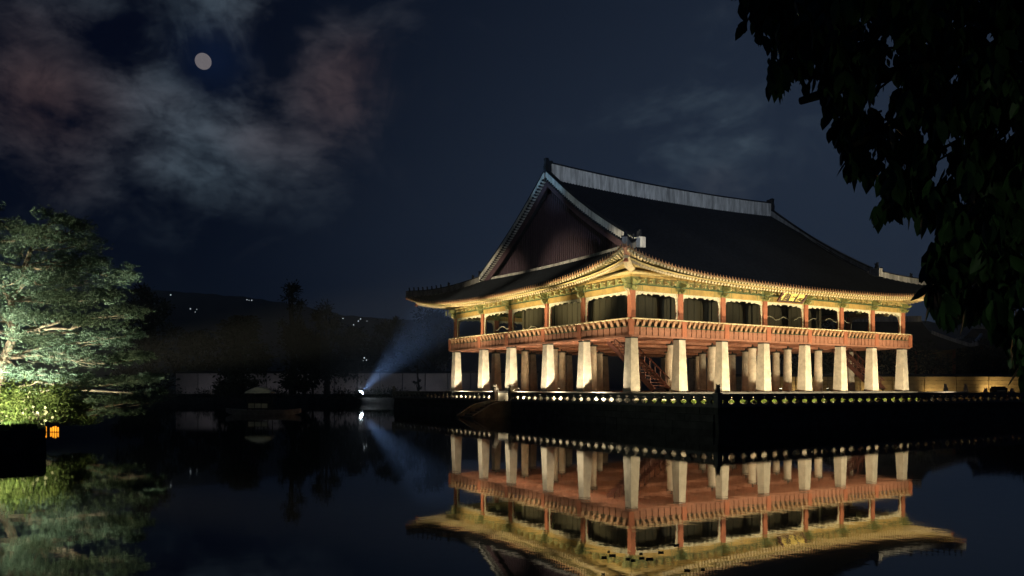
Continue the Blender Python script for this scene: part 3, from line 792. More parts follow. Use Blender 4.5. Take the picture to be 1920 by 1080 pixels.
# signboard with the three characters, read from right to left
sg = bpy.data.objects.new('signboard', None); COL.objects.link(sg); sg.parent = pav
sgc = Vector(((XB[3]+XB[4])/2-.45, -1.25, 10.42)); sg.location = sgc-wloc(pav)
TL = math.radians(38)
def sgput(name, me, z=0):
    o = bpy.data.objects.new(name, me); COL.objects.link(o); o.parent = sg; o.rotation_euler = (TL+0, 0, 0); return o
sgput('sign_board', MB().box(-1.45, -.02, -.52, 1.45, .05, .52).mesh('sign_board', 'board'))
sgput('sign_frame', MB().box(-1.60, -.10, -.60, -1.452, .06, .60).box(1.452, -.10, -.60, 1.60, .06, .60).box(-1.45, -.10, .522, 1.45, .06, .60).box(-1.45, -.10, -.60, 1.45, .06, -.522).mesh('sign_frame', 'stair'))
for i, ch in enumerate('樓會慶'):
    cu = bpy.data.curves.new('character', 'FONT'); cu.body = ch; cu.size = .93; cu.extrude = .015; cu.offset = .018; cu.align_x = 'CENTER'; cu.align_y = 'CENTER'
    tmp = bpy.data.objects.new('character', cu); COL.objects.link(tmp)
    dg = bpy.context.evaluated_depsgraph_get(); me = bpy.data.meshes.new_from_object(tmp.evaluated_get(dg))
    bpy.data.objects.remove(tmp)
    me.materials.clear(); me.materials.append(M['gold'])
    # centre by bounds
    co = np.array([v.co[:] for v in me.vertices]); c = (co.max(0)+co.min(0))/2
    me.transform(Matrix.Translation((-c[0], -c[1], 0)))
    o = bpy.data.objects.new('character', me); COL.objects.link(o); o.parent = sg
    rx = Matrix.Rotation(TL, 4, 'X') @ Matrix.Translation(((i-1)*.96, -.045, 0)) @ Matrix.Rotation(PI/2, 4, 'X')
    o.matrix_local = rx

# timber stairs up to the deck
def stairs(x0, w, yb, yt, label):
    s = bpy.data.objects.new('staircase', None); COL.objects.link(s); s.parent = pav; s.location = Vector((x0, yb, SY))-wloc(pav)
    n = 16; H = 6.55-SY
    for k in range(n):
        z = SY+H*(k+1)/n; y = yb+(yt-yb)*k/n
        rel(pav, 'tread', MB().box(x0, y, z-.07, x0+w, y+abs(yt-yb)/n+.05, z), 'stair', parent=s)
    for x in (x0-.06, x0+w+.06):
        rel(pav, 'stringer', MB().bar((x, yb-.1, SY+.15), (x, yt, SY+H), .09, .42), 'stair', parent=s)
        rel(pav, 'stair_rail', MB().bar((x, yb-.1, SY+1.05), (x, yt, SY+H+.9), .07, .09), 'stair', parent=s)
        for k in range(9):
            t = (k+.5)/9; y = yb+(yt-yb)*t; z = SY+H*t
            rel(pav, 'stair_baluster', MB().box(x-.035, y-.035, z+.2, x+.035, y+.035, z+1.0), 'stair', parent=s)
stairs(3.0, 1.5, .9, 6.6, '')
stairs(31.2, 1.5, .9, 5.4, '')

# ------------------------------------------------------------------ floodlights on the island
def floodlight(loc, aim, label, energy, color, size=130, group='floodlights on the island terrace', lens='lens', scale=1., rad=.08, blend=.7):
    t = thing('floodlight', label, 'floodlight', loc, group)
    d = (Vector(aim)-Vector(loc)).normalized(); q = d.to_track_quat('Z', 'Y')
    mb = MB().frustum(.10*scale, .17*scale, -.10*scale, .08*scale, 10); mb.v = [tuple(q @ Vector(v)+Vector(loc)+Vector((0, 0, .16*scale))) for v in mb.v]
    rel(t, 'housing', mb, 'lamp')
    mb = MB().frustum(.14*scale, .14*scale, .081*scale, .09*scale, 10); mb.v = [tuple(q @ Vector(v)+Vector(loc)+Vector((0, 0, .16*scale))) for v in mb.v]
    rel(t, 'lens', mb, lens)
    rel(t, 'bracket', MB().box(loc[0]-.12*scale, loc[1]-.03, loc[2], loc[0]+.12*scale, loc[1]+.03, loc[2]+.06), 'lamp')
    l = spot(Vector(loc)+Vector((0, 0, .16*scale))+d*.16*scale, aim, energy, color, size, blend, rad); link_lamp(l, t)
    return t
ORD = ('first', 'second', 'third', 'fourth', 'fifth', 'sixth', 'last')
for i in range(7):                          # long side, on the paving between balustrade and hedge
    x = (XB[i]+XB[i+1])/2
    floodlight((x, -5.4, 1.42), (x, -.9, 6.2), f'small floodlight on the paving before the {ORD[i]} bay right of the corner pillar', LIGHT_C, WARM, 178)
for j in range(5):
    y = (YB[j]+YB[j+1])/2
    floodlight((LX+.55, y, 1.42), (-.2, y, 6.), f'small floodlight behind the short-side balustrade below its {ORD[j]} bay from the corner', LIGHT_A, (1, .85, .58), 176)
for k in range(8):  # extra fill lamps added only to brighten the face seen through the balustrade
    y = 1.7+3.6*k
    floodlight((LX+.5, y, 1.42), (-.72, y, 1.75), f'added fill lamp behind the short-side balustrade, {("first", "second", "third", "fourth", "fifth", "sixth", "seventh", "eighth")[k]} from the corner beast', 75, (1, .86, .6), 170, 'added fill lamps behind the short-side balustrade', scale=.5)
for x, y, t in ((7.2, 8.5, 'near the corner stairs'), (17.2, 8.5, 'in the middle of the front row'), (27, 8.5, 'near the far stairs'), (7.2, 19.9, 'at the back behind the landing steps'), (17.2, 19.9, 'in the middle of the back row'), (27, 19.9, 'in the farthest back corner')):
    floodlight((x, y, SY), (x, y, 7), 'small uplight among the inner round pillars '+t, LIGHT_I, (1, .68, .34), 160, 'uplights among the inner pillars')
for x, y, t in ((7.2, 2.9, 'right of the corner stairs'), (17.2, 2.9, 'behind the signboard bay'), (27, 2.9, 'before the far stairs'), (1.9, 8.5, 'left of the corner stairs'), (2.4, 14.2, 'behind the landing steps'), (2.4, 20, 'beyond the landing steps')):
    floodlight((x, y, SY), (x+(1.2 if x < 3 else 0), y+(0 if x < 3 else 1.2), 6), 'small uplight between the outer and inner pillars, '+t, 330, (1, .72, .38), 165, 'uplights among the inner pillars')
# rows of bank floodlights outside the picture
for k, y in enumerate((2., 12.5, 22.5)):
    floodlight((-47, 6+k*3, 1.4), (0, y, 11.2), f'large floodlight on the left bank, {ORD[k]} of three aimed at the short side', LIGHT_L, WARM, 12.5, 'bank floodlights', scale=2, blend=.9)
for k, x in enumerate((3., 12.5, 22, 31.)):
    floodlight((16+k*7, -60, 1.6), (x, 0, 11.0), f'large floodlight on the near bank, {ORD[k]} of four aimed at the long side', LIGHT_R, WARM, 11.5, 'bank floodlights', scale=2, blend=.9)
floodlight((-30, -66, 1.6), (14, 12, 23.5), 'large cool floodlight on the near bank aimed at the roof ridge', LIGHT_ROOF, (.74, .86, 1), 24, 'bank floodlights', scale=2, blend=.9)
floodlight((-50, 20, 1.4), (2, 13.6, 21.5), 'narrow blue floodlight on the left bank aimed at the gable peak', LIGHT_ROOF*.75, (.42, .76, 1), 7, 'bank floodlights', scale=2, blend=1)

# ================================================================== FAR SHORE
# plaster palace wall on the left, in long sections between thin piers
def far_wall(name, label, p0, p1, D, zb, zt, m, n, group=None, courses=0):
    a = Vector(at(p0, D, zb)); b = Vector(at(p1, D, zb)); w = thing(name, label, 'wall', a, group); d = (b-a)
    nrm = Vector((-d.y, d.x, 0)).normalized()*.35
    for k in range(n):
        p = a+d*(k/n+.0015); q = a+d*((k+1)/n-.0015)
        if courses:
            for c in range(courses):
                z0 = zb+(zt-zb)*c/courses; z1 = zb+(zt-zb)*(c+1)/courses-.05
                mb = MB(); mb.bar((p.x, p.y, (z0+z1)/2), (q.x, q.y, (z0+z1)/2), .7-.06*(c % 2), z1-z0); rel(w, 'stone_course', mb, m)
        else:
            mb = MB(); mb.bar((p.x, p.y, (zb+zt)/2), (q.x, q.y, (zb+zt)/2), .7, zt-zb); rel(w, 'wall_panel', mb, m)
    mb = MB()
    v = []
    for e in (a, b):
        for s_, z in ((-1.9, zt), (0, zt+.42), (1.9, zt)): v.append((e.x+nrm.x*s_, e.y+nrm.y*s_, z))
    mb.add(v, [(0,1,4,3), (1,2,5,4), (2,0,3,5), (0,2,1), (3,4,5)]); rel(w, 'tile_coping', mb, 'coping')
    return w
far_wall('palace_wall', 'long pale plaster wall behind the trees on the far bank, left of the pavilion', 330, 1010, 150, .8, zof(700, 150), 'wallp', 16)
far_wall('palace_wall', 'ochre stone wall lit from the ground, seen right of and under the pavilion', 1370, 1912, 127, .78, zof(706, 127), 'wallo', 9, courses=6)
for px in (380, 520, 660, 800):
    floodlight(at(px, 143, .8), at(px, 150, 2.6), {380: 'low lamp facing the left end of the plaster wall', 520: 'low lamp facing the plaster wall behind the willow', 660: 'low lamp facing the plaster wall behind the searchlight', 800: 'low lamp facing the plaster wall beside the pavilion'}[px], 130, (.86, .86, 1), 165, 'low lamps along the plaster wall')
# spotlight on the far bank with its beam, and the mist it lights
SP = Vector(at(676, 127, zof(738, 127)+.12))
sl = thing('searchlight', 'dazzling blue-white searchlight on the far bank sending its beam up to the right', 'searchlight', SP-Vector((0, 0, .85)))
aim = Vector(at(800, 130, zof(612, 130))); dsp = (aim-SP).normalized(); q = dsp.to_track_quat('Z', 'Y')
mb = MB().frustum(.26, .44, -.4, .1, 12); mb.v = [tuple(q @ Vector(v)+SP) for v in mb.v]; rel(sl, 'housing', mb, 'lamp')
mb = MB().lathe([(.40, .102), (.32, .22), (.02, .30)], 12); mb.v = [tuple(q @ Vector(v)+SP) for v in mb.v]; rel(sl, 'lens', mb, 'bluelens')
rel(sl, 'stand', MB().box(SP.x-.06, SP.y-.06, SP.z-.87, SP.x+.06, SP.y+.06, SP.z-.3), 'lamp')
l = spot(SP+dsp*.45, aim, LIGHT_BLUE, (.32, .54, 1), 40, 1., .30); link_lamp(l, sl)
def air(name, pts, z0, z1, dens, col):
    if sum(pts[i][0]*pts[(i+1) % len(pts)][1]-pts[(i+1) % len(pts)][0]*pts[i][1] for i in range(len(pts))) > 0: pts = pts[::-1]
    mb = MB(); n = len(pts); mb.add([(x, y, z0) for x, y, _ in pts]+[(x, y, z1) for x, y, _ in pts], [tuple(range(n)), tuple(range(n, 2*n))[::-1]]+[(i, n+i, n+(i+1) % n, (i+1) % n) for i in range(n)])
    m = bpy.data.materials.new('air'); m.use_nodes = True; nt = m.node_tree; nt.nodes.clear()
    o = nt.nodes.new('ShaderNodeOutputMaterial'); p = nt.nodes.new('ShaderNodeVolumePrincipled'); p.inputs['Density'].default_value = dens
    p.inputs['Color'].default_value = (*col, 1); p.inputs['Anisotropy'].default_value = .1
    nt.links.new(p.outputs[0], o.inputs['Volume'])
    put(name, mb.mesh(name, m), kind='stuff')
air('mist', [at(600, 148, 0), at(600, 112, 0), at(1000, 112, 0), at(1000, 148, 0)], 1.6, 17, MIST, (.85, .9, 1))
if HAZE: air('haze', [vw(-1100, -100), vw(1600, -100), vw(1900, 1520), vw(-1500, 1520)], -1.4, 190, HAZE, (.8, .88, 1))

# covered boat
def boat():
    D = 76; c = Vector(at(495, D, 0)); t = thing('covered_boat', 'small wooden boat with a domed canopy moored before the far bank', 'boat', c)
    ax = Vector((CS, -SN, 0)); ay = Vector((SN, CS, 0))
    def Wp(u, v, z): return tuple(c+ax*u+ay*v+Vector((0, 0, z)))
    secs = []
    for u in np.linspace(-3.7, 3.6, 15):
        k = u/3.7; hw = 1.0*(1-abs(k)**2.6)+.10; sh = .46+.20*abs(k)**3; kl = -.1+.35*abs(k)**5
        secs.append([Wp(u, -hw, sh), Wp(u, -hw*.75, kl), Wp(u, hw*.75, kl), Wp(u, hw, sh), Wp(u, hw*.85, sh-.08), Wp(u, -hw*.85, sh-.08)])
    v = [p for s_ in secs for p in s_]; f = [(i*6+k, i*6+(k+1) % 6, (i+1)*6+(k+1) % 6, (i+1)*6+k) for i in range(14) for k in range(6)]+[(0,1,2,3,4,5), tuple(14*6+k for k in (5,4,3,2,1,0))]
    rel(t, 'hull', MB().add(v, f), 'boat')
    for u in (-1.35, .6):
        for w in (-.7, .7): rel(t, 'post', MB().bar(Wp(u, w, .4), Wp(u, w, 2.12), .08, .08), 'dark')
    for u in (-.7, -.05): rel(t, 'window_post', MB().bar(Wp(u, -.7, .4), Wp(u, -.7, 1.15), .05, .05), 'dark')
    for z in (1.15, .62): rel(t, 'side_rail', MB().bar(Wp(-1.35, -.7, z), Wp(.6, -.7, z), .06, .06), 'dark')
    rel(t, 'side_panel', MB().bar(Wp(-1.3, -.66, .88), Wp(.55, -.66, .88), .02, .44), 'canvas')
    secs = []
    for k in range(9):
        a = k/8; u = -1.6+2.45*a; h = 2.12+.62*math.sin(PI*(.06+.88*a))**.75; hw = 1.0
        secs += [Wp(u, -hw, 2.10), Wp(u, -hw*.55, 2.1+(h-2.1)*.8), Wp(u, 0, h), Wp(u, hw*.55, 2.1+(h-2.1)*.8), Wp(u, hw, 2.10)]
    f = [(i*5+k, i*5+k+1, (i+1)*5+k+1, (i+1)*5+k) for i in range(8) for k in range(4)]+[(4,3,2,1,0), (40,41,42,43,44)]+[(i*5, (i+1)*5, (i+1)*5+4, i*5+4) for i in range(8)]
    rel(t, 'canopy', MB().add(secs, f), 'canvas')
boat()

# stone bridge to the right shore with guardian beasts
br = thing('stone_bridge', 'low stone bridge with a brightly lit deck leading from the pavilion to the right shore', 'bridge', (38.6, 17, 0))
for k in range(9):
    x0 = 38.8+4.05*k; rel(br, 'deck_slab', MB().box(x0, 15.4, 1.88, x0+4.03, 18.6, 2.10), 'pillar')
for k in range(6):
    x0 = 42+6.1*k; rel(br, 'pier', MB().box(x0, 15.7, -.4, x0+.6, 18.3, 1.878), 'stone')
for y in (15.55, 18.45):
    o = rel(br, 'end_post', MB().box(74.6, y-.22, 2.102, 75.05, y+.22, 2.55), 'pillar'); put('carved_beast', statue_me, o, (74.8, y, 2.55), -PI/2)
floodlight((70.0, 12.9, 1.3), (69, 17, 2.0), 'small lamp beside the bridge deck near its right end', 400, WARMW, 120, 'lamps on the right shore')
for px, e in ((1500, 350), (1640, 450), (1760, 420), (1868, 850)):
    floodlight(at(px, 124.5, .8), at(px, 128, 2.8), f'small lamp at the foot of the ochre wall, {"near its right end" if px == 1868 else "between the bridge and the wall end" if px == 1760 else "behind the last stone pillars" if px == 1640 else "seen under the middle of the deck"}', e, GOLD, 150, 'lamps on the right shore')
hut = thing('low_hut', 'low dark hut with a thin lit strip before the ochre wall', 'hut', at(1872, 121, .8))
hl = Vector(at(1872, 121, .8))
def box_at(p, w, d, h, z0, m, nm, root, off=0):
    mb = MB().box(-w/2, -d/2, z0, w/2, d/2, z0+h); c_, s_ = CS, -SN
    mb.v = [(p[0]+x*c_-y*s_+SN*off, p[1]+x*s_+y*c_+CS*off, p[2]+z) for x, y, z in mb.v]; return rel(root, nm, mb, m)
box_at(hl, 1.9, 1.4, 1.75, 0, 'dark', 'body', hut); box_at(hl, 1.5, 1.1, .25, 1.752, 'dark', 'roof', hut); box_at(hl, 1.3, .04, .16, 1.25, 'canvas', 'lit_strip', hut, -.73)
for px, lb in ((1848, 'left'), (1897, 'right')):
    p = at(px, 121, .8); b_ = thing('guardian_beast', f'ochre stone beast on a plinth on the {lb} of the low dark hut', 'statue', p, 'stone beasts by the hut')
    box_at(Vector(p), .8, .8, .9, 0, 'pillar', 'plinth', b_); o = put('beast', statue_me, b_, (p[0], p[1], .8+.902), -YAW); o.scale = (1.5, 1.5, 1.3)

# palace halls beyond the right wall
def hall(px, D, half, depth, ze, zr, label):
    c = Vector(at(px, D, .8)); t = thing('palace_hall', label, 'hall', c, 'palace halls beyond the wall')
    def W2(u, v, z): return (c.x+u*CS+v*SN, c.y-u*SN+v*CS, z)
    def bx(u0, v0, z0, u1, v1, z1, nm, m):
        mb = MB().box(u0, v0, z0, u1, v1, z1); mb.v = [W2(*p) for p in mb.v]; rel(t, nm, mb, m)
    bx(-half+2.6, -depth+2.6, .8, half-2.6, depth-2.6, ze+.3, 'wall', 'wallo')
    for k in range(7):
        u = -half+3+(2*half-6)*k/6; bx(u-.2, -depth+2.3, .8, u+.2, -depth+2.59, ze, 'post', 'red')
    # curved roof: profile across depth, with hip ends
    n = 10; rows = []
    for s_ in (-1, 1):
        rows = []
        for k in range(n+1):
            tt = k/n; v = s_*depth*(1-tt); z = ze+(zr-ze)*(.72*tt+.28*tt*tt); hw = half-(half*.42)*min(1, tt*1.6)
            rows.append([W2(-hw, v, z+(.9 if k == 0 else .3*(1-tt))), W2(-hw*.6, v, z), W2(0, v, z), W2(hw*.6, v, z), W2(hw, v, z+(.9 if k == 0 else .3*(1-tt)))])
        vv = [p for r in rows for p in r]
        rel(t, 'roof', MB().add(vv, [(i*5+k, i*5+k+1, (i+1)*5+k+1, (i+1)*5+k) for i in range(n) for k in range(4)]), 'coping')
        for e in (0, 4): rel(t, 'hip_ridge', MB().ribbon([r[e] for r in rows[:7]], .5, -.1, .55), 'plaster')
    for e in (-1, 1):
        mb = MB().add([W2(e*half, -depth, ze+.9), W2(e*half, depth, ze+.9), W2(e*half*.58, depth*.38, ze+(zr-ze)*.55), W2(e*half*.58, -depth*.38, ze+(zr-ze)*.55)], [(0,1,2,3)]); rel(t, 'end_roof', mb, 'coping')
        mb = MB().add([W2(e*half*.58, -depth*.40, ze+(zr-ze)*.5), W2(e*half*.58, depth*.40, ze+(zr-ze)*.5), W2(e*half*.58, 0, zr)], [(0,1,2)]); rel(t, 'gable', mb, 'barge')
    rel(t, 'main_ridge', MB().ribbon([W2(-half*.58, 0, zr), W2(0, 0, zr-.2), W2(half*.58, 0, zr)], .6, -.2, .9), 'plaster')
hall(1650, 150, 13.5, 9, 9.4, 15.5, 'dim tiled palace hall whose roof corner shows just right of the pavilion')
hall(1880, 168, 11, 8, 11.0, 15.5, 'dim tiled palace hall glimpsed through the leaves at the right edge')

# small town lights on the hill
me_dot = MB().lathe([(.05, -1), (.7, -.7), (1, 0), (.7, .7), (.05, 1)], 6).mesh('town_light', 'dot')
TL_ = ((320, 553, 1., 'single white town light highest on the hill above the lit pine'), (357, 579, 1., 'brighter left one of the three close town lights right of the lit pine'), (369, 580, .6, 'faint right one of the three close town lights right of the lit pine'),
       (366, 585, .6, 'faint lowest one of the three close town lights right of the lit pine'), (463, 562, .8, 'left one of the row of three town lights above the willow'), (467, 563, .6, 'middle one of the row of three town lights above the willow'),
       (472, 563, .9, 'right one of the row of three town lights above the willow'), (643, 597, .9, 'single town light just right of the ragged tree'), (663, 609, 1., 'lowest of the slanting row of town lights above the searchlight'),
       (672, 602, 1., 'second lowest of the slanting row of town lights above the searchlight'), (676, 598, 1., 'highest of the slanting row of town lights above the searchlight'), (688, 602, .6, 'faint town light at the right of the slanting row'))
for px, py, s_, lb in TL_:
    D = 720; o = put('town_light', me_dot, None, at(px, D, zof(py, D))); o.scale = (s_*.62,)*3; tag(o, lb, 'light', 'town lights on the dark hill')
for px, py, s_, lb in ((683, 671, 1., 'upper, brightest of three tiny lamps in the trees above the searchlight'), (687, 675, .8, 'right one of three tiny lamps in the trees above the searchlight'), (681, 676, .5, 'faint left one of three tiny lamps in the trees above the searchlight')):
    o = put('lantern', me_dot, None, at(px, 136, zof(py, 136))); o.scale = (s_*.13,)*3; tag(o, lb, 'lamp', 'tiny lamps above the searchlight')

# ------------------------------------------------------------------ trees
def blob_tree(name, label, px, D, py_top, py_bot, halfpx, mt, n=5000, leaf=.32, seed=1, shape='round', group=None, trunk_px=None, bark='dbark', clumps=26):
    r = random.Random(seed); g = np.random.RandomState(seed)
    z1 = zof(py_top, D); z0 = zof(py_bot, D); hw = halfpx/FPX*D
    b = Vector(at(trunk_px or px, D, .7)); c = Vector(at(px, D, 0))
    t = thing(name, label, 'tree', b, group)
    pts = []
    per = n//clumps
    limbs = []
    for k in range(clumps):
        a = r.uniform(0, 2*PI); u = r.uniform(0, 1); rad = math.sqrt(r.uniform(0, 1))
        if shape == 'tall': wz = math.sin(PI*min(1, .15+.85*u))**.6*(1-.45*u)
        elif shape == 'willow': wz = math.sqrt(max(0, 1-(u*1.0)**2.4))
        else: wz = math.sqrt(max(.02, 1-(2*u-1)**2))
        cx = c.x+math.cos(a)*rad*hw*wz*.85; cy = c.y+math.sin(a)*rad*hw*wz*.85; cz = z0+(z1-z0)*(.08+.86*u)
        limbs.append((cx, cy, cz))
        R_ = hw*r.uniform(.20, .36)
        p = g.normal(size=(per, 3))*np.array([R_*.55, R_*.55, R_*(.42 if shape != 'willow' else 1.0)])
        if shape == 'willow': p[:, 2] = -np.abs(p[:, 2])*1.1+R_*.4
        pts.append(p+np.array([cx, cy, cz]))
    P = np.concatenate(pts); P[:, 2] = np.clip(P[:, 2], .9, z1+.4)
    V, F = leaf_cloud(None, P, leaf, seed)
    V = V-np.array(b[:])[None]
    me = np_mesh('crown', V, F, mt); o = put('crown', me, t, b); o['kind'] = 'stuff'
    mb = MB(); h = z1-.7
    mb.tube([(b.x, b.y, .5), (b.x+.2, b.y, .7+h*.3), (c.x, c.y, .7+h*.6), (c.x, c.y, .7+h*.85)], [.035*h, .026*h, .016*h, .006*h], 7); rel(t, 'trunk', mb, bark)
    for lx, ly, lz in limbs[:9]:
        zb = max(1.2, .7+(lz-.7)*.55); f_ = (zb-.7)/h; bx = b.x+(c.x-b.x)*f_; by = b.y+(c.y-b.y)*f_
        rel(t, 'limb', MB().tube([(bx, by, zb), ((bx+lx)/2, (by+ly)/2, (zb+lz)/2+.3), (lx, ly, lz)], [.013*h, .009*h, .004*h], 5), bark)
    return t
FT = 'dark trees on the far bank'
blob_tree('willow_tree', 'broad drooping willow standing above the covered boat', 452, 138, 588, 742, 62, 'willow', 9000, .36, 3, 'willow', FT, clumps=34)
blob_tree('tall_tree', 'tall thin-crowned tree rising highest behind the far bank', 548, 142, 528, 640, 36, 'farleaf', 1500, .28, 5, 'tall', FT, clumps=20)
blob_tree('bushy_tree', 'dense dark tree below and right of the tall thin-crowned one', 570, 137, 610, 738, 62, 'farleaf', 8000, .36, 6, 'round', FT, clumps=30)
blob_tree('ragged_tree', 'ragged tree with reaching boughs right of the tall thin-crowned one', 612, 140, 566, 660, 38, 'farleaf', 1800, .28, 8, 'round', FT, clumps=16)
blob_tree('bushy_tree', 'dark round tree behind the beam of the searchlight', 668, 152, 618, 715, 62, 'farleaf', 7000, .36, 9, 'round', FT)
blob_tree('bushy_tree', 'blue misty tree left of the pavilion eave', 735, 165, 592, 720, 42, 'farleaf', 4500, .38, 10, 'round', FT)
blob_tree('bushy_tree', 'blue misty tree close against the pavilion, under the eave corner', 810, 168, 580, 720, 58, 'farleaf', 6000, .38, 12, 'round', FT)
blob_tree('bushy_tree', 'low dark tree at the left end of the plaster wall', 262, 128.6+9, 690, 742, 60, 'farleaf', 4000, .36, 13, 'round', FT)
blob_tree('bushy_tree', 'dark tree rising behind the right flank of the lit pine', 275, 150, 515, 700, 60, 'farleaf', 6000, .36, 14, 'tall', FT)
blob_tree('bushy_tree', 'dark round tree between the lit pine and the willow', 370, 160, 625, 720, 50, 'farleaf', 5000, .38, 15, 'round', FT)
blob_tree('slender_tree', 'slender leaning tree in front of the plaster wall, right of the willow', 585, 133, 690, 742, 14, 'farleaf', 500, .22, 16, 'tall', FT, clumps=8)
blob_tree('slender_tree', 'thin young tree in front of the plaster wall beside the pavilion', 783, 134, 672, 742, 9, 'farleaf', 260, .20, 17, 'tall', FT, clumps=6)
for k, (px, w_, top) in enumerate(((1530, 70, 600), (1690, 80, 640), (1790, 70, 655), (1880, 80, 640), (1960, 90, 600))):
    blob_tree('dark_tree', ('dark tree behind the pavilion, seen through its upper gallery', 'dark tree beyond the ochre wall just right of the pavilion', 'dark tree beyond the middle of the ochre wall', 'dark tree beyond the right end of the ochre wall', 'dark tree at the very right edge beyond the wall')[k], px, 140+4*k, top, 730, w_, 'farleaf', 4500, .38, 20+k, 'round', 'dark trees beyond the ochre wall')
r = random.Random(77)
for k in range(8):
    px = (250, 310, 400, 520, 640, 700, 735, 480)[k]; D = 131.5
    P = np.random.RandomState(k).normal(size=(900, 3))*np.array([1.6, .7, .5])+np.array([0, 0, 1.5]); P[:, 2] = np.abs(P[:, 2]-.9)+.9
    c = at(px, D, 0); x = P[:, 0]*CS+P[:, 1]*SN+c[0]; y = -P[:, 0]*SN+P[:, 1]*CS+c[1]
    V, F = leaf_cloud(None, np.stack([x, y, P[:, 2]], 1), .16, k)
    o = put('low_shrub', np_mesh('low_shrub', V, F, 'farleaf')); tag(o, ('low dark shrub at the foot of the lit pine reflection', 'low dark shrub at the left end of the plaster wall', 'low shrub left of the covered boat', 'low shrub right of the boat canopy', 'low shrub just left of the searchlight', 'low shrub just right of the searchlight', 'low shrub beside the end of the far balustrade', 'low shrub behind the boat canopy')[k], 'shrub', 'low shrubs along the far bank')

# ------------------------------------------------------------------ islet with the lit pine (left)
IX, IY = -37.97, -8.45
isl = bpy.data.objects.new('islet', None); COL.objects.link(isl); isl.location = (IX, IY, 0); isl['kind'] = 'structure'
rel(isl, 'earth', MB().box(IX-24, IY+.25, -.4, IX-.25, IY+26, .93), 'soil')
rel(isl, 'lawn', MB().box(IX-23.8, IY+.4, .932, IX-.4, IY+25.8, .955), 'grass')
r = random.Random(19)
for c_, (z0, z1) in enumerate(((-.3, .30), (.31, .62), (.63, .95))):
    for side, L_ in (('x', 24), ('y', 26)):
        a = 0
        while a < L_:
            w = min(r.choice((.9, 1.2, 1.5)), L_-a)
            j = r.uniform(-.03, .03)
            if side == 'x': mb = MB().box(IX-a-w+.012, IY-.02+j, z0, IX-a-.012, IY+.3, z1)
            else: mb = MB().box(IX-.3, IY+a+.012, z0, IX+.02+j, IY+a+w-.012, z1)
            rel(isl, 'stone_block', mb, 'stone'); a += w
def grass_blades(n, x0, x1, y0, y1, z, seed, m='grass', h=.22):
    g = np.random.RandomState(seed); x = g.uniform(x0, x1, n); y = g.uniform(y0, y1, n); a = g.uniform(0, 2*PI, n); hh = g.uniform(.4, 1.2, n)*h; w = .018
    dx, dy = np.cos(a)*w, np.sin(a)*w; lx, ly = g.normal(size=n)*.06, g.normal(size=n)*.06
    V = np.stack([np.stack([x-dx, y-dy, np.full(n, z)], 1), np.stack([x+dx, y+dy, np.full(n, z)], 1), np.stack([x+lx, y+ly, z+hh], 1)], 1).reshape(-1, 3)
    return np_mesh('grass', V, np.arange(3*n).reshape(-1, 3), m)
o = put('grass', grass_blades(14000, IX-9, IX-.3, IY+.3, IY+12, .955, 2), kind='stuff')

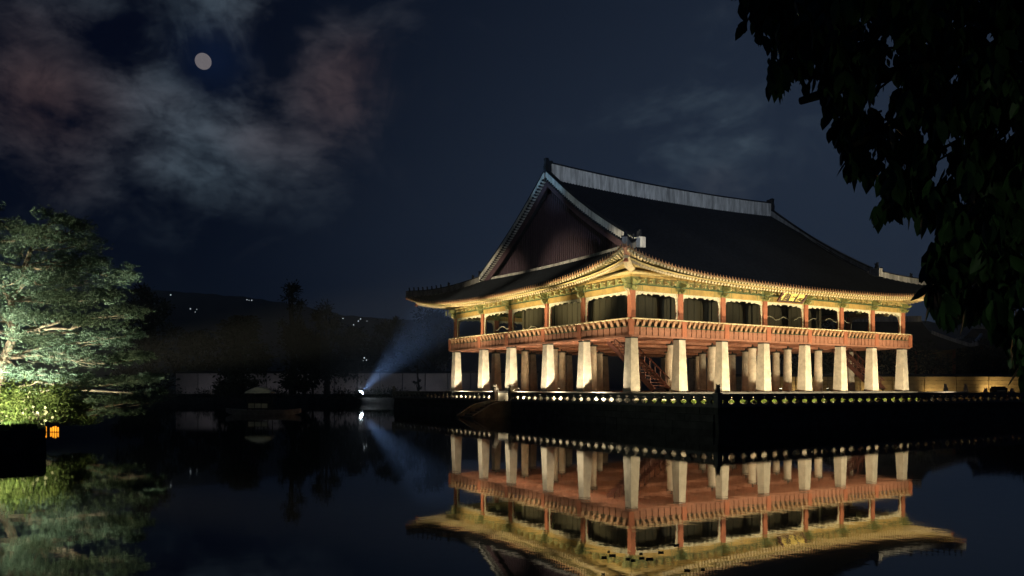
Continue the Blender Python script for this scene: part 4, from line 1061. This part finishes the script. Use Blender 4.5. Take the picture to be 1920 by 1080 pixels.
def pine():
    D = 41.5; base = Vector(at(-25, D, .95)); t = thing('pine_tree', 'spreading pine lit green and white from below, standing on the left islet', 'pine', base)
    g = np.random.RandomState(42); r = random.Random(42)
    pads = [(105, 412, 38, 12), (140, 425, 30, 12), (65, 437, 45, 14), (10, 420, 30, 8), (150, 452, 42, 14), (95, 455, 50, 15), (30, 478, 60, 16), (115, 487, 60, 17), (178, 488, 32, 12), (5, 520, 60, 18), (95, 522, 60, 18), (165, 520, 50, 16), (215, 515, 26, 10),
            (45, 556, 60, 18), (130, 560, 60, 18), (200, 555, 42, 14), (5, 590, 50, 15), (90, 598, 60, 17), (170, 600, 60, 17), (232, 588, 26, 10), (60, 634, 50, 14), (140, 640, 65, 17), (215, 640, 45, 15), (255, 628, 18, 8), (95, 668, 55, 14), (180, 678, 70, 16), (248, 672, 34, 12),
            (60, 700, 45, 12), (150, 710, 60, 13), (225, 715, 55, 14), (280, 705, 18, 8), (120, 738, 45, 10), (190, 748, 50, 10), (255, 748, 40, 10), (290, 735, 16, 7), (215, 772, 35, 7), (150, 768, 28, 7),
            (-60, 450, 60, 16), (-70, 500, 60, 18), (-90, 550, 70, 18), (-60, 600, 60, 18), (-100, 640, 70, 18), (-60, 690, 60, 16), (-130, 590, 60, 18), (-140, 680, 60, 16), (-40, 395, 34, 12)]
    allp = []; alld = []
    trunk = [base, Vector(at(-8, D, zof(740, D))), Vector(at(8, D+.3, zof(672, D))), Vector(at(28, D, zof(625, D))), Vector(at(20, D+.6, zof(560, D))), Vector(at(45, D+.5, zof(500, D))), Vector(at(70, D, zof(440, D))), Vector(at(100, D, zof(412, D)))]
    rel(t, 'trunk', MB().tube(trunk, [.34, .28, .25, .21, .17, .12, .07, .03], 10), 'bark')
    for i, (px, py, rx, ry) in enumerate(pads):
        dd = r.uniform(-3.4, 2.6)*(.5 if py < 440 else 1); Dp_ = D+dd; c = Vector(at(px, Dp_, zof(py, Dp_))); R_ = rx/FPX*Dp_*1.08; H_ = ry/FPX*Dp_*1.2
        n = int(200+rx*ry*.42)
        # sub clumps give the pad an uneven outline
        k = 7; cc = g.normal(size=(k, 3))*np.array([R_*.5, R_*.55, H_*.35])
        idx = g.randint(0, k, n); off = g.normal(size=(n, 3))*np.array([R_*.28, R_*.32, H_*.30])
        p = cc[idx]+off; p = p+np.array(c[:]); allp.append(p)
        # branch to the pad
        tz = c.z-abs(px-30)/FPX*D*.10; j = min(range(len(trunk)-1), key=lambda q_: abs(trunk[q_].z-tz)); s_ = trunk[j]
        md = (s_+c)/2+Vector((r.uniform(-.4, .4), r.uniform(-.4, .4), r.uniform(-.35, .35)))
        m2 = s_*.25+c*.75+Vector((0, 0, r.uniform(-.3, .1)))
        rel(t, 'branch', MB().tube([s_, md, m2, c-Vector((0, 0, H_*.3))], [.10, .07, .045, .02], 6), 'bark')
        for q_ in range(3):
            e = c+Vector((g.normal()*R_*.5, g.normal()*R_*.5, g.normal()*H_*.3)); rel(t, 'twig', MB().tube([m2, (m2+e)/2+Vector((0, 0, -.08)), e], [.03, .02, .01], 4), 'bark')
    P = np.concatenate(allp); n = len(P); K = 8
    C = np.repeat(P, K, 0); d = g.normal(size=(n*K, 3)); d[:, 2] = np.abs(d[:, 2])*.7+.12; d /= np.linalg.norm(d, axis=1)[:, None]
    s = np.cross(d, g.normal(size=(n*K, 3))); s /= np.linalg.norm(s, axis=1)[:, None]
    L_ = g.uniform(.11, .21, n*K)[:, None]
    V = np.stack([C-s*.017, C+s*.017, C+d*L_], 1).reshape(-1, 3)-np.array(base[:])
    o = put('needles', np_mesh('needles', V, np.arange(3*n*K).reshape(-1, 3), 'pine'), t, base); o['kind'] = 'stuff'
pine()
def bush(name, label, px, D, z0, rx, rz, m, n, leaf, seed, flowers=0, cat='bush'):
    c = Vector(at(px, D, z0)); t = thing(name, label, cat, c); g = np.random.RandomState(seed)
    k = 14; cc = g.uniform(-1, 1, (k, 3))*np.array([rx*.8, rx*.6, rz*.4]); cc[:, 2] += rz*.6
    P = cc[g.randint(0, k, n)]+g.normal(size=(n, 3))*np.array([rx*.24, rx*.24, rz*.22]); P[:, 2] = np.abs(P[:, 2])
    V, F = leaf_cloud(None, P, leaf, seed); o = put('foliage', np_mesh('foliage', V, F, m), t, c); o['kind'] = 'stuff'
    for q_ in range(6):
        e = cc[q_]; rel(t, 'stem', MB().tube([c, c+Vector((e[0]*.5, e[1]*.5, e[2]*.5)), c+Vector(e)], [.03, .02, .01], 5), 'bark')
    pm = MB()
    for q_ in range(5):
        a = 2*PI*q_/5; pm.add([(0, 0, 0), (.05*math.cos(a-.4), .05*math.sin(a-.4), .02), (.085*math.cos(a), .085*math.sin(a), .03), (.05*math.cos(a+.4), .05*math.sin(a+.4), .02)], [(0, 1, 2, 3)])
    fm = pm.mesh('flower', 'petal')
    for q_ in range(flowers):
        p = Vector((g.uniform(-rx, rx), -rx*.55+g.normal()*.3, abs(g.normal()*rz*.22+rz*.28)))
        put('flower', fm, t, c+Vector((p.x*CS+p.y*SN, -p.x*SN+p.y*CS, p.z)), rot=(PI/2+g.normal()*.4, 0, -YAW+g.normal()*.5))
    return t
bush('flowering_bush', 'bright green bush with white flowers at the islet edge, below the pine trunk', 62, 36.5, .95, 1.3, 1.6, 'bush', 8000, .06, 5, 26)
bush('green_bush', 'darker green bush to the right of the white-flowered one on the islet', 118, 39.5, .75, 1.35, 1.5, 'bush', 7000, .07, 6)
bush('green_bush', 'lit green bush at the left frame edge under the pine', -30, 36, .95, 1.5, 1.5, 'bush', 6000, .065, 8)
GREENW = (.80, 1, .62)
floodlight(at(-8, 33.2, .955), at(60, 40, 4.5), 'floodlight on the islet lawn in front of the flowering bush', LIGHT_P1, (1, 1, .58), 130, 'floodlights on the islet')
floodlight(at(-90, 36.5, .955), at(105, 42, 5.5), 'floodlight on the islet lawn left of the pine trunk', LIGHT_P2, (.90, 1, .72), 88, 'floodlights on the islet')
floodlight(at(60, 45, .955), at(210, 44, 5.5), 'floodlight on the back of the islet under the pine boughs', LIGHT_P3, (.85, 1, .74), 120, 'floodlights on the islet')
# added glowing bars standing in for orange reflections on the water
for k, (px, w_, h0, h1) in enumerate(((83.5, 7, 822, 799), (95.5, 2.6, 818, 801), (99.8, 2.8, 820, 799), (104.2, 2.8, 820, 798), (108.8, 2.6, 818, 800))):
    D = 46.5; c = Vector(at(px, D, 0)); hw = w_/2/FPX*D; t = thing('reflection_bar', 'wide amber bar imitating an orange reflection at the waterline beside the islet' if k == 0 else f'thin amber bar imitating a reflection at the waterline, {ORD[k-1]} of four beside the islet', 'lantern', c, 'amber bars imitating reflections at the waterline')
    z1 = zof(h1, D); mb = MB().lathe([(hw, .03), (hw, z1-.03)], 8, c.x, c.y); rel(t, 'glow_tube', mb, 'amber'); rel(t, 'cap', MB().lathe([(hw*1.1, z1-.029), (hw*.6, z1)], 8, c.x, c.y), 'dark'); rel(t, 'base', MB().lathe([(hw*1.2, -.3), (hw*1.2, .028)], 8, c.x, c.y), 'stone')

# floating leaves near the bottom of the picture
FLB = ('uppermost of the three leaves afloat left of the reflected corner post', 'lower left of the three leaves afloat left of the reflected corner post', 'right one of the three leaves afloat left of the reflected corner post', 'left one of two small leaves afloat on the reflected corner post', 'right one of two small leaves afloat on the reflected corner post',
       'small leaf afloat just above the widest one', 'middling leaf touching the left of the widest floating leaf', 'widest leaf afloat right of the reflected corner post', 'leaf afloat alone between the widest one and the highest one', 'leaf afloat highest on the water, below the second reflected post', 'left one of the two lowest leaves afloat right of the corner', 'right one of the two lowest leaves afloat, farthest from the corner',
       'small leaf afloat lowest on the left', 'smallest leaf afloat beside the highest one')
r = random.Random(4)
for k, (px, py, w_) in enumerate(((1141, 1035, 6), (1132, 1045.5, 12), (1148, 1042, 12), (1177, 1048.5, 8), (1187, 1051, 8), (1202, 1038.7, 7), (1203, 1046.6, 10), (1218, 1048.7, 15), (1240, 1036, 11), (1269, 1022.7, 11), (1288, 1070, 12), (1318, 1068, 9), (1131, 1077, 7), (1232, 1021, 5))):
    D = CZ*FPX/(py-HOR); s_ = w_/2/FPX*D
    pts = []
    for q_ in range(9):
        a = 2*PI*q_/9; rr = s_*r.uniform(.75, 1.15)*(1.0 if abs(math.sin(a)) < .7 else .75); pts.append((rr*math.cos(a), rr*math.sin(a)))
    n = len(pts); mb = MB().add([(x, y, .004) for x, y in pts]+[(x, y, .012+.01*abs(x)/s_) for x, y in pts], [tuple(range(n))[::-1], tuple(range(n, 2*n))]+[(i, (i+1) % n, n+(i+1) % n, n+i) for i in range(n)])
    o = put('floating_leaf', (mb, 'pad'), None, at(px, D, 0), -YAW)
    tag(o, FLB[k], 'leaf', 'leaves floating on the reflection')

# ------------------------------------------------------------------ overhanging tree, top right
def near_tree():
    poly = [(1372, -60), (1384, 45), (1398, 62), (1412, 60), (1425, 85), (1440, 95), (1445, 150), (1458, 182), (1474, 165), (1484, 105), (1500, 150), (1508, 205), (1524, 190), (1540, 150), (1548, 200), (1556, 240), (1572, 262), (1580, 312), (1596, 322), (1612, 310), (1622, 330), (1642, 335), (1650, 345), (1662, 340),
            (1655, 368), (1628, 405), (1640, 414), (1668, 400), (1690, 388), (1702, 395), (1722, 405), (1738, 415), (1752, 405), (1764, 400), (1752, 450), (1740, 480), (1733, 520), (1740, 570), (1762, 600), (1800, 612), (1830, 600), (1850, 615), (1875, 640), (1905, 690), (1935, 740), (2060, 740), (2060, -60)]
    hole = [(1636, 155), (1650, 160), (1668, 190), (1672, 205), (1655, 225), (1640, 228), (1634, 200)]
    def inside(P, pg):
        x, y = P; c = False; n = len(pg)
        for i in range(n):
            x1, y1 = pg[i]; x2, y2 = pg[(i+1) % n]
            if (y1 > y) != (y2 > y) and x < (x2-x1)*(y-y1)/(y2-y1)+x1: c = not c
        return c
    base = Vector(vw(7.5, 5.0, .95)); t = thing('overhanging_tree', 'dark leafy tree hanging into the top right corner close to the viewer', 'tree', base)
    rel(t, 'trunk', MB().tube([base-Vector((0, 0, .3)), Vector(vw(7.4, 5.2, 3)), Vector(vw(7.0, 5.8, 5.2)), Vector(vw(6.4, 6.4, 7.4)), Vector(vw(6.0, 6.9, 9.2)), Vector(vw(5.9, 7.2, 10.6))], [.34, .28, .24, .17, .09, .02], 10), 'dbark')
    r = random.Random(31); g = np.random.RandomState(31)
    # boughs
    for pts in (((2050, 60), (1880, 30), (1700, 20), (1520, 0), (1400, -20)), ((2050, 160), (1850, 180), (1700, 220), (1600, 270)), ((2050, 300), (1880, 330), (1760, 360), (1660, 390)), ((2050, 420), (1900, 450), (1780, 520)), ((2060, 540), (1930, 560), (1800, 590)), ((1880, 30), (1740, 120), (1560, 170), (1500, 190))):
        pp = [Vector(at(x, 7.2+.4*math.sin(x*.01), zof(y, 7.2+.4*math.sin(x*.01)))) for x, y in pts]
        rel(t, 'bough', MB().tube(pp, [.08-.015*i for i in range(len(pp))], 6), 'dbark')
    for q_ in range(7):
        a0 = Vector(vw(6.3, 6.5, 7.0+.4*q_)); e_ = a0+Vector((r.uniform(-2, 2), r.uniform(-2, 2), r.uniform(.2, 1.0)))
        rel(t, 'bough', MB().tube([a0, (a0+e_)/2+Vector((0, 0, .2)), e_], [.06, .04, .015], 5), 'dbark')
    # leaf mesh: pointed, folded along the midrib, hanging
    Lf = [(0, 0, 0), (.020, .004, -.03), (.033, .008, -.075), (.024, .006, -.12), (0, 0, -.168), (-.024, .006, -.12), (-.033, .008, -.075), (-.020, .004, -.03), (0, -.006, -.075)]
    Ff = [(8, 0, 1, 2), (8, 2, 3, 4), (8, 4, 5, 6), (8, 6, 7, 0)]
    Lf = np.array(Lf)*np.array([1.35, 1.05, 1.05])
    cand = []
    cl_ = []
    while len(cl_) < 420:
        x, y = r.uniform(1372, 2050), r.uniform(-50, 735)
        if inside((x, y), poly) and not inside((x, y), hole): cl_.append((x, y, r.uniform(5.4, 9.5), r.uniform(9, 30)))
    for q_ in range(2600):                 # the crown above and beside the picture, round the trunk
        R_, D_, z_ = r.gauss(7.6, 1.5), r.gauss(7.0, 1.0), r.uniform(4.8, 11)
        px_ = 960+R_/max(D_, 3)*FPX; py_ = HOR-(z_-CZ)/max(D_, 3)*FPX
        if D_ > 4.5 and (px_ > 1960 or py_ < -60) and px_ > 1450: cand.append((px_, py_, D_))
    n0 = len(cand)
    while len(cand)-n0 < 9800:
        cx_, cy_, D, sp = cl_[r.randrange(len(cl_))]
        x, y = cx_+r.gauss(0, sp*.7), cy_+r.gauss(0, sp)
        if not inside((x, y), poly) or inside((x, y), hole): continue
        cand.append((x, y, D+r.gauss(0, .12)))
    for cx_, cy_, D, sp in cl_[:170]:
        if cx_ > 1920 or cy_ < 0: continue
        a_ = Vector(at(cx_, D, zof(cy_+sp*1.2, D))); b_ = Vector(at(cx_+r.uniform(-10, 10), D+.1, zof(cy_-sp*.8, D))); c_ = Vector(at(cx_+r.uniform(20, 110), D+.2, zof(cy_-sp-r.uniform(10, 60), D)))
        rel(t, 'twig', MB().tube([a_, b_, c_], [.004, .009, .014], 4), 'dbark')
    cand.sort(key=lambda c_: c_[2]+(0 if c_[0] < 1930 and c_[1] > 0 else 3))
    me = MB().add([tuple(p) for p in Lf], Ff).mesh('leaf', 'leaf')
    Vs = []
    for k, (x, y, D) in enumerate(cand):
        h = .09*FPX/D                       # leaves hang from just above their centre
        p = Vector(at(x, D, zof(y-h*.6, D)))
        e = (g.normal()*.28, g.normal()*.24, r.uniform(0, 2*PI)); sc = r.choice((.5, .65, .8, .95, 1.1, 1.25))
        if k < 290:
            o = put('leaf', me, t, p, rot=e); o.scale = (sc, sc, sc)
        else:
            from mathutils import Euler
            Mx = np.array(Euler(e).to_matrix())*sc
            Vs.append(Lf @ Mx.T+np.array(p[:])-np.array(base[:]))
    V = np.concatenate(Vs); n = len(Vs); F = (np.array(Ff)[None]+(np.arange(n)*9)[:, None, None]).reshape(-1, 4)
    o = put('foliage', np_mesh('foliage', V, F, 'leaf'), t, base); o['kind'] = 'stuff'
near_tree()
floodlight(vw(3.6, 3.0, .95), at(1700, 7, 3.5), 'added green fill lamp on the near bank under the overhanging tree', 20, (.62, 1, .66), 80, 'added lamps on the near bank')  # fill lamp added to give the near leaves a green tint
